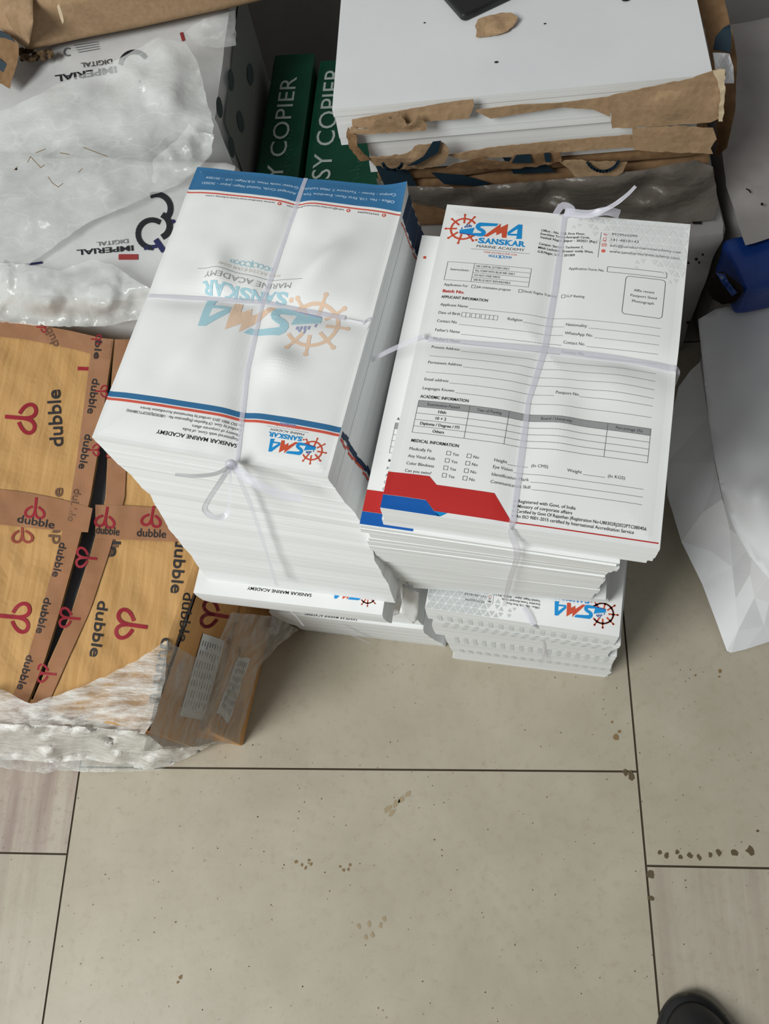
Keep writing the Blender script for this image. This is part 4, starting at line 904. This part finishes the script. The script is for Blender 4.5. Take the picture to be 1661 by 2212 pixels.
for i in range(26):
    c = at(45 + i * 2.7 + rnd.uniform(-5, 5), 116 + rnd.uniform(-13, 14) * (1 - .4 * i / 26), .364 + rnd.uniform(0, .008)); r = rnd.uniform(.004, .009)
    bmesh.ops.create_icosphere(bm, subdivisions=1, radius=r, matrix=Matrix.Translation(c) @ Matrix.Diagonal((1, .7, .6, 1)))
bm.verts.index_update()
m.add([v.co + Vector((rnd.uniform(-.0015, .0015), rnd.uniform(-.0015, .0015), 0)) for v in bm.verts], [tuple(v.index for v in f.verts) for f in bm.faces], 'debris'); bm.free()
do = m.build('crumbs', db); do['kind'] = 'stuff'

# ------------------------------------------------------------------ green copier reams
def ream(fl, yaw, w, d, z0, z1, label, texts, seed):
    t_ = thing('copier_ream', label, 'paper ream', (fl[0], fl[1] + d / 2, z0), 'green copier reams')
    m, fn = soft_box(fl, yaw, w, d, z0, z1, 'copier_green', .006, .0008, 20, 12, seed)
    P = Print(m, fn, 12); q = P.sub(lambda x, y: (-y, x))      # reads away from the viewer
    for s_, x, y, L, h in texts: q.text(s_, x, y, L, 'white_ink', h=h, lift=.0012)
    q2 = q.sub(lambda x, y: (x, y - w * 500))
    for k in range(14): P.line([(w * 640 + rnd.uniform(-6, 8), 40 + k * 8), (w * 640 + rnd.uniform(-2, 12), 44 + k * 8)], .5, 'green_scuff', .0012)
    q.arc(texts[0][1] + texts[0][2] + 26, -w * 560, 8.5, 0, 360, .6, 'green_scuff', 20); q.arc(texts[0][1] + texts[0][2] + 26, -w * 560, 5, 0, 360, .5, 'green_scuff', 14); q.line([(texts[0][1] + texts[0][2] + 22, -w * 820), (texts[0][1] + texts[0][2] + 34, -w * 820)], 1, 'green_scuff')
    m.build('wrapper', t_, smooth=False); return t_
ream((-.338, .915), math.radians(-3.0), .0715, .318, 0, .212, 'left green copier ream with pale lettering, standing next to the white packages', [('EASY COPIER', -30, -46, 292, 28)], 3)
ream((-.262, .905), math.radians(-3.0), .125, .315, 0, .206, 'right green copier ream with pale lettering, partly under the big white paper stack', [('EASY COPIER', 2, -43, 290, 31)], 4)

# ------------------------------------------------------------------ big white paper stack in torn kraft, upper right
BY = .778
ub = thing('paper_package', 'shaded white package with black flecks, right end showing beside the top form sheet', 'package', (.1, .94, 0), 'white wrapped packages')
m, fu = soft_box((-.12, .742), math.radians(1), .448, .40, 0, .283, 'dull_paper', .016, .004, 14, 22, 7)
p = Print(m, lambda x, y, l: at(x, y, .289 + l)); p.rect(1496, 473, 1515, 484, 'fleck')
p = Print(m, lambda x, y, l: at_plane(x, y, Vector((.3, .7365, .2)), Vector((.0, -1, 0))))
for x, y, r in ((1504, 560, 4), (1510, 567, 3), (1518, 550, 3), (1487, 568, 3), (1486, 697, 4)): p.disc(x, y, r, 'fleck', 7)
m.build('wrapper', ub, smooth=True)
wb = thing('wrapped_bundle', 'dark bundle under cloudy clear plastic, between the kraft packages and the tied forms', 'bundle', (.08, .95, .285))
m, fu = soft_box((-.105, .786), math.radians(1), .40, .32, .2865, .374, 'kraft_dark', .012, .003, 14, 18, 17); m.build('contents', wb, smooth=True)
patch([(812, 385, .378), (860, 400, .376), (900, 402, .374), (1000, 405, .374), (1200, 388, .378), (1400, 365, .38), (1500, 345, .38), (1540, 360, .36), (1552, 440, .30), (1540, 474, .291), (1440, 486, .29), (1300, 492, .288), (1100, 480, .287), (950, 480, .287), (880, 480, .287), (830, 440, .33)], [(1000, 440, .335), (1200, 430, .332), (1400, 415, .33)], 13, 'cloudy_plastic', amp=.010, freq=16, jag=.2, seed=12).build('plastic_cover', wb, smooth=True)
kw = thing('kraft_package', 'closed dark-striped kraft package at the bottom of the torn paper packages', 'package', (.06, .93, .3745), 'kraft paper packages')
m, _ = soft_box((-.118, .785), math.radians(.8), .40, .30, .3745, .394, 'kraft_dark', .008, .002, 16, 22, 8)
p = Print(m, lambda x, y, l: at_plane(x, y, Vector((0, BY + .0015 - l, .3)), Vector((0, -1, .02)).normalized()), 14)
p.poly([(808, 352), (880, 362), (900, 402), (830, 400)], 'teal_ink'); p.poly([(930, 372), (1000, 378), (1060, 395), (1040, 402), (960, 398)], 'teal_ink'); p.poly([(1085, 340), (1170, 345), (1200, 372), (1110, 376)], 'teal_ink')
m.build('wrapper', kw, smooth=True)
def yf(x, y, v): return at_plane(x, y, Vector((0, BY - v, 0)), Vector((0, -1, 0)))
def wrap(parent, name, P, mat='kraft', seed=0, step=9, jag=.7, amp=.0013, inner=(), label=None, stripe=None, lift=.0185):
    m = patch(P, inner, step, mat, fn=yf, amp=amp, freq=34, jag=jag, seed=seed)
    if stripe: stripes[stripe](Print(m, lambda x, y, l: yf(x, y, lift + l), 8))
    return m.build(name, parent, smooth=False, solid=.0006, label=label)
lower = thing('paper_package', 'lower torn-open kraft package showing a thick white paper edge', 'package', (.06, .93, .39), 'kraft paper packages')
def big_slab(parent, z0, z1, x0, x1, y, dx=0, mat='paper_edge', nm='paper_layer', n=3):
    for i in range(n):
        a = z0 + (z1 - z0) * i / n; b = z0 + (z1 - z0) * (i + 1) / n; j = rnd.uniform(-.0012, .0012); m = MB()
        m.box8([(x0 + j, y + j, a), (x1 + j, y + j + .006, a), (x1 - .008 + j, y + .297, a), (x0 + .006 + j, y + .293, a)], [(x0 + j, y + j, b), (x1 + j, y + j + .006, b), (x1 - .008 + j, y + .297, b), (x0 + .006 + j, y + .293, b)], mat, 'office_paper'); m.build(nm, parent)
big_slab(lower, .396, .444, -.123, .262, BY + .008)
stripes = {'a': lambda p: (p.poly([(935, 306), (953, 304), (946, 330), (900, 356), (880, 358), (915, 338)], 'teal_ink'), p.arc(848, 346, 22, 20, 160, 7, 'teal_ink', 10)), 'b': lambda p: (p.poly([(1115, 335), (1145, 333), (1150, 352), (1105, 352)], 'teal_ink'), p.poly([(1175, 331), (1188, 330), (1190, 350), (1178, 350)], 'teal_ink')), 'c': lambda p: p.arc(1302, 332, 38, 25, 150, 6, 'teal_ink', 12)}
wrap(lower, 'torn_flap', [(790, 340, .006), (835, 338, .012), (880, 330, .014), (905, 312, .014), (945, 306, .014), (962, 312, .014), (970, 330, .014), (962, 350, .012), (920, 362, .008), (860, 368, .006), (810, 358, .004)], 'kraft', 3, inner=[(900, 345, .016)], label='curled torn flap with a blue stripe', stripe='a')
wrap(lower, 'wrapper_fold', [(965, 335, .006), (1060, 318, .008), (1180, 306, .01), (1250, 300, .01), (1366, 290, .01), (1367, 318, .01), (1250, 326, .01), (1100, 338, .008), (1000, 345, .006)], 'kraft', 4, jag=.2)
wrap(lower, 'wrapper_fold', [(1366, 276, .012), (1470, 272, .014), (1540, 276, .012), (1548, 300, .012), (1535, 320, .012), (1540, 332, .012), (1480, 330, .012), (1400, 326, .012), (1368, 322, .012)], 'kraft', 5, jag=.4)
wrap(lower, 'torn_flap', [(965, 362, .01), (985, 352, .013), (1040, 338, .014), (1052, 345, .014), (1100, 350, .012), (1110, 335, .014), (1210, 328, .014), (1214, 350, .012), (1150, 360, .01), (1060, 366, .008)], 'kraft_dark', 6, stripe='b', lift=.0165)
wrap(lower, 'torn_flap', [(1210, 350, .01), (1240, 345, .014), (1290, 350, .014), (1355, 350, .013), (1345, 372, .012), (1318, 388, .012), (1250, 386, .01)], 'kraft', 7, stripe='c', lift=.0175)
wrap(lower, 'torn_flap', [(752, 275, .004), (770, 292, .01), (772, 315, .012), (800, 345, .008), (778, 348, .006), (755, 320, .002), (748, 295, .002)], 'kraft_dark', 8, step=7)
upper = thing('paper_package', 'upper torn-open kraft package topped by a stack of large blank white sheets', 'package', (.06, .93, .446), 'kraft paper packages')
big_slab(upper, .4465, .501, -.1535, .263, BY + .002, n=5)
wrap(upper, 'wrapper_fold', [(760, 258, .006), (860, 240, .007), (960, 222, .007), (1022, 214, .007), (1024, 228, .008), (1012, 256, .009), (920, 262, .009), (840, 270, .009), (762, 278, .008)], 'kraft', 9, jag=.15, label='folded kraft end strip')
wrap(upper, 'torn_flap', [(754, 288, .012), (757, 274, .01), (790, 280, .012), (815, 256, .016), (830, 252, .016), (845, 258, .016), (862, 240, .018), (880, 272, .016), (898, 258, .018), (902, 248, .018), (922, 268, .016), (920, 282, .014), (880, 284, .013), (800, 290, .012)], 'kraft', 10, step=6, label='ragged torn kraft rim')
wrap(upper, 'wrapper_fold', [(1024, 238, .004), (1120, 226, .006), (1210, 222, .007), (1318, 208, .006), (1318, 252, .008), (1280, 236, .006), (1215, 232, .006), (1120, 246, .005), (1060, 256, .004)], 'kraft', 11, jag=.1)
wrap(upper, 'wrapper_flap', [(1317, 207, .012), (1400, 188, .014), (1480, 172, .015), (1558, 148, .016), (1568, 158, .016), (1562, 180, .016), (1560, 215, .017), (1562, 250, .016), (1535, 264, .015), (1420, 272, .014), (1322, 277, .012)], 'kraft', 12, inner=[(1450, 225, .019), (1530, 200, .014)], step=12, jag=.3, label='wide folded kraft flap at the right end')
wrap(upper, 'torn_edge', [(1540, 152, .019), (1566, 150, .019), (1566, 200, .019), (1561, 262, .019), (1552, 262, .019), (1556, 205, .019), (1548, 170, .019)], 'kraft_torn', 13, step=6, amp=.002)
# wrapper standing up behind the right end
m = patch([(1496, -40, .48), (1555, -40, .47), (1582, 70, .45), (1592, 130, .42), (1588, 240, .38), (1570, 320, .33), (1548, 340, .30), (1545, 200, .40), (1530, 100, .45)], [], 12, 'kraft_dark', amp=.003, freq=20, jag=.2, seed=14); p = Print(m, lambda x, y, l: at(x, y, .477 - .00035 * max(0, y - 60) + l), 10); p.poly([(1540, 108), (1545, 80), (1562, 60), (1577, 52), (1580, 75), (1578, 113)], 'teal_ink'); m.build('wrapper_side', upper, smooth=True)
patch([(1540, 114, .482), (1575, 116, .47), (1584, 145, .455), (1585, 180, .44), (1560, 180, .455), (1545, 150, .478)], [], 9, 'office_paper', amp=.001, freq=30, jag=.2, seed=15).build('loose_sheet', upper, solid=.0005)
# on the white top
cs = thing('plastic_case', 'corner of a black plastic case lying on the white sheets', 'plastic case', at(1040, -20, .5015))
m = MB(); P4 = [at(945, -14, .502), at(1000, 49, .502), at(1150, -22, .502), at(1090, -100, .502)]
cen = sum(P4, Vector()) / 4; ring = []
for i, q in enumerate(P4):
    a, b = (P4[i - 1] - q).normalized(), (P4[(i + 1) % 4] - q).normalized(); r = .006; ha = a.angle(b) / 2; cc = q + (a + b).normalized() * (r / math.sin(ha))
    s0 = q + a * (r / math.tan(ha)) - cc; s1 = q + b * (r / math.tan(ha)) - cc
    ring += [cc + s0.lerp(s1, k / 6).normalized() * r for k in range(7)]
def lay_(ins, z): return [Vector((q.x + (cen.x - q.x) * ins, q.y + (cen.y - q.y) * ins, z)) for q in ring]
L4 = [lay_(.03, .5018), lay_(0, .5032), lay_(0, .5085), lay_(.02, .5104), lay_(.05, .511)]; nR = len(ring)
V_ = [q for l_ in L4 for q in l_]
m.add(V_, [(k * nR + i, k * nR + (i + 1) % nR, (k + 1) * nR + (i + 1) % nR, (k + 1) * nR + i) for k in range(4) for i in range(nR)] + [tuple(4 * nR + i for i in range(nR)), tuple(reversed(range(nR)))], 'black_plastic'); m.build('case_body', cs)
ko = patch([(1026, 56, .503), (1032, 42, .504), (1048, 36, .504), (1080, 28, .506), (1105, 28, .508), (1119, 38, .509), (1112, 52, .507), (1098, 66, .505), (1078, 74, .504), (1050, 79, .503), (1028, 80, .504), (1030, 66, .503)], [(1070, 52, .5085)], 6, 'kraft', amp=.0015, freq=40, jag=.35, seed=17).build('kraft_scrap', solid=.0006)
tag(ko, 'torn scrap of brown kraft paper on the white sheets below the black case', 'paper scrap')
def fleck(px, py, r, z, label, grp):
    bm = bmesh.new(); bmesh.ops.create_icosphere(bm, subdivisions=2, radius=r, matrix=Matrix.Translation(at(px, py, z + r * .45)) @ Matrix.Diagonal((1.5, .8, .5, 1)))
    bm.verts.index_update(); m = MB(); m.add([v.co for v in bm.verts], [tuple(v.index for v in f.verts) for f in bm.faces], 'fleck'); bm.free(); tag(m.build('dirt_crumb'), label, 'dirt crumb', grp)
fleck(1072, 134, .0016, .5012, 'dark crumb in the middle of the blank white sheets', 'crumbs on the white sheets')
fleck(1177, 51, .0011, .5012, 'tiny crumb right of the kraft scrap on the white sheets', 'crumbs on the white sheets')
fleck(917, 49, .0010, .5012, 'tiny crumb left of the black case on the white sheets', 'crumbs on the white sheets')
fleck(1352, -2, .0035, .5012, 'large black crumb at the top edge of the white sheets', 'crumbs on the white sheets')

# ------------------------------------------------------------------ right-hand side
wp = thing('paper_package', 'greyish white wrapped package in the shade at the right, behind the blue parcel', 'package', (.5, .95, 0), 'white wrapped packages')
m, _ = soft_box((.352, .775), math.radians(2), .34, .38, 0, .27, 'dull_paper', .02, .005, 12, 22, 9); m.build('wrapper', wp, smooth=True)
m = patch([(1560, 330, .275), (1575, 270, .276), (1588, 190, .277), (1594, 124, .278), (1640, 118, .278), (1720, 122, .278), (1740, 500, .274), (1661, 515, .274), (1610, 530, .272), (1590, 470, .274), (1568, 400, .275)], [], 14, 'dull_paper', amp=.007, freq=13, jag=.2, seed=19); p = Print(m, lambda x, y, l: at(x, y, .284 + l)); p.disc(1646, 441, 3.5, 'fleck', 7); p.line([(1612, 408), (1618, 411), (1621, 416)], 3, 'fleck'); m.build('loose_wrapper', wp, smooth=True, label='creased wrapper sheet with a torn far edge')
tp = thing('paper_package', 'bare white package under the crumpled sheet at the right edge', 'package', (.5, .6, 0), 'white wrapped packages')
m, _ = soft_box((.345, .40), math.radians(3), .34, .30, 0, .165, 'soft_paper', .016, .003, 12, 16, 10); m.build('wrapper', tp, smooth=True)
bp = thing('blue_parcel', 'dark blue plastic parcel with a torn open corner at the right edge', 'parcel', (.45, .73, .2))
m, _ = soft_box((.346, .676), math.radians(12), .30, .085, .200, .264, 'blue_plastic', .010, .003, 16, 20, 11); m.build('wrapper', bp, smooth=True)
patch([(1531, 606, .268), (1540, 592, .268), (1562, 586, .27), (1580, 600, .269), (1606, 622, .266), (1600, 640, .255), (1585, 655, .235), (1560, 658, .225), (1538, 645, .22), (1528, 625, .24)], [], 7, 'dark_hollow', amp=.006, freq=50, jag=.4, seed=23).build('torn_corner', bp, solid=.0008, label='dark ragged hole at the corner')
patch([(1545, 588, .273), (1566, 592, .274), (1575, 612, .273), (1592, 632, .262), (1582, 640, .255), (1560, 612, .268)], [], 6, 'blue_plastic', amp=.004, freq=50, jag=.3, seed=24).build('torn_strip', bp, solid=.0008)
cp = thing('crumpled_sheet', 'large crumpled white paper sheet sloping down to the floor at the right edge', 'paper sheet', (.4, .45, 0))
patch([(1508, 690, .186), (1545, 668, .19), (1600, 655, .192), (1661, 645, .195), (1760, 640, .195), (1780, 1000, .186), (1780, 1300, .12), (1661, 1252, .125), (1618, 1200, .13), (1590, 1150, .135), (1562, 1080, .15), (1545, 1000, .168), (1530, 900, .176), (1518, 790, .18)], [(1600, 800, .19), (1620, 950, .188), (1640, 1060, .185), (1600, 1050, .172)], 15, 'soft_paper', amp=.004, freq=8, jag=.1, seed=31, power=2.6).build('upper_fold', cp, smooth=True, solid=.0006)
facets([(1512, 782, .14), (1492, 800, .125), (1466, 836, .11), (1450, 900, .10), (1440, 1000, .078), (1442, 1070, .058), (1472, 1170, .034), (1517, 1262, .021), (1548, 1345, .010), (1570, 1406, .002), (1579, 1410, .001), (1612, 1402, .002), (1661, 1386, .003), (1760, 1366, .004), (1770, 1290, .08), (1661, 1246, .112), (1628, 1172, .122), (1588, 1140, .128), (1560, 1078, .14), (1544, 1000, .142), (1530, 900, .135),
        (1517, 1108, .098), (1540, 1052, .128), (1577, 1145, .095), (1582, 1226, .05), (1589, 1294, .04), (1594, 1362, .022), (1661, 1303, .06), (1630, 1290, .062), (1650, 1352, .022), (1620, 1240, .085), (1535, 1190, .045)], 21, 'soft_paper').build('lower_fold', cp, smooth=False, solid=.0005)

# ------------------------------------------------------------------ shoe at the lower right corner
sh = thing('shoe', 'rounded black toe of a shoe at the bottom right corner of the floor', 'shoe', at(1500, 2290, 0))
T = at(1478, 2158, 0); ax = Vector((.16, -.985, 0)).normalized(); sx = Vector((ax.y, -ax.x, 0)) * -1
def shoe(u, v, k):
    a = v
    w = .050 * math.sqrt(max(0, 1 - (1 - min(a / .34, 1)) ** 2)) * (1 - .25 * max(0, min(1, (a - .4) / .4)))
    return w * math.sqrt(max(0, 1 - max(0, (a - .86) / .14) ** 2))
m = MB()
def up_(u, v):
    w = max(shoe(u, v, 0), .0004); th = math.pi * u; h = (.03 + .035 * min(1, v / .5)) * math.sqrt(max(0, 1 - (1 - min(v / .22, 1)) ** 2))
    return T + ax * (v * .275) - sx * (w * math.cos(th)) + Vector((0, 0, .014 + h * math.sqrt(max(0, 1 - max(0, (v - .9) / .1) ** 2)) * math.sin(th) ** .8))
m.grid(lambda u, v: up_(u, v * v), 24, 44, 'black_rubber'); m.build('upper', sh, smooth=True)
m = MB()
def so(u, v):
    w = max(shoe(0, v, 0), .0004) + .005; k = [(-w, .001), (-w - .001, .008), (-w + .003, .0165), (w - .003, .0165), (w + .001, .008), (w, .001)]
    i = min(int(u * 5 + 1e-6), 5); a, b = k[i]; return T + ax * (v * .287 - .006) + sx * a + Vector((0, 0, b))
m.grid(lambda u, v: so(u, v * v), 5, 44, 'black_rubber'); m.build('sole', sh, smooth=True, label='thick black rubber sole rim')

m = MB(); oc = T + ax * .185 + Vector((0, 0, .0812)); m.grid(lambda u, v: oc + ax * (.058 * v * math.cos(u * 2 * math.pi)) + sx * (.021 * v * math.sin(u * 2 * math.pi)) - Vector((0, 0, .0012 * (1 - v) + .006 * v * math.sin(u * 2 * math.pi) ** 2)), 28, 4, 'dark_hollow')
m.build('foot_opening', sh, smooth=True)
# loose sheets curling out between the two tall bundles
patch([(836, 1240, .372), (862, 1256, .356), (868, 1300, .30), (862, 1325, .262), (846, 1331, .258), (834, 1322, .27), (838, 1285, .31)], [(853, 1290, .316)], 7, 'paper').build('curled_sheet', bl, smooth=True, solid=.0005, label='loose sheet curling down at the right corner')
patch([(870, 1262, .294), (905, 1280, .28), (902, 1338, .175), (893, 1347, .165), (868, 1326, .20)], [], 8, 'paper').build('curled_sheet', b2, smooth=True, solid=.0005, label='loose sheet edge standing at the right')
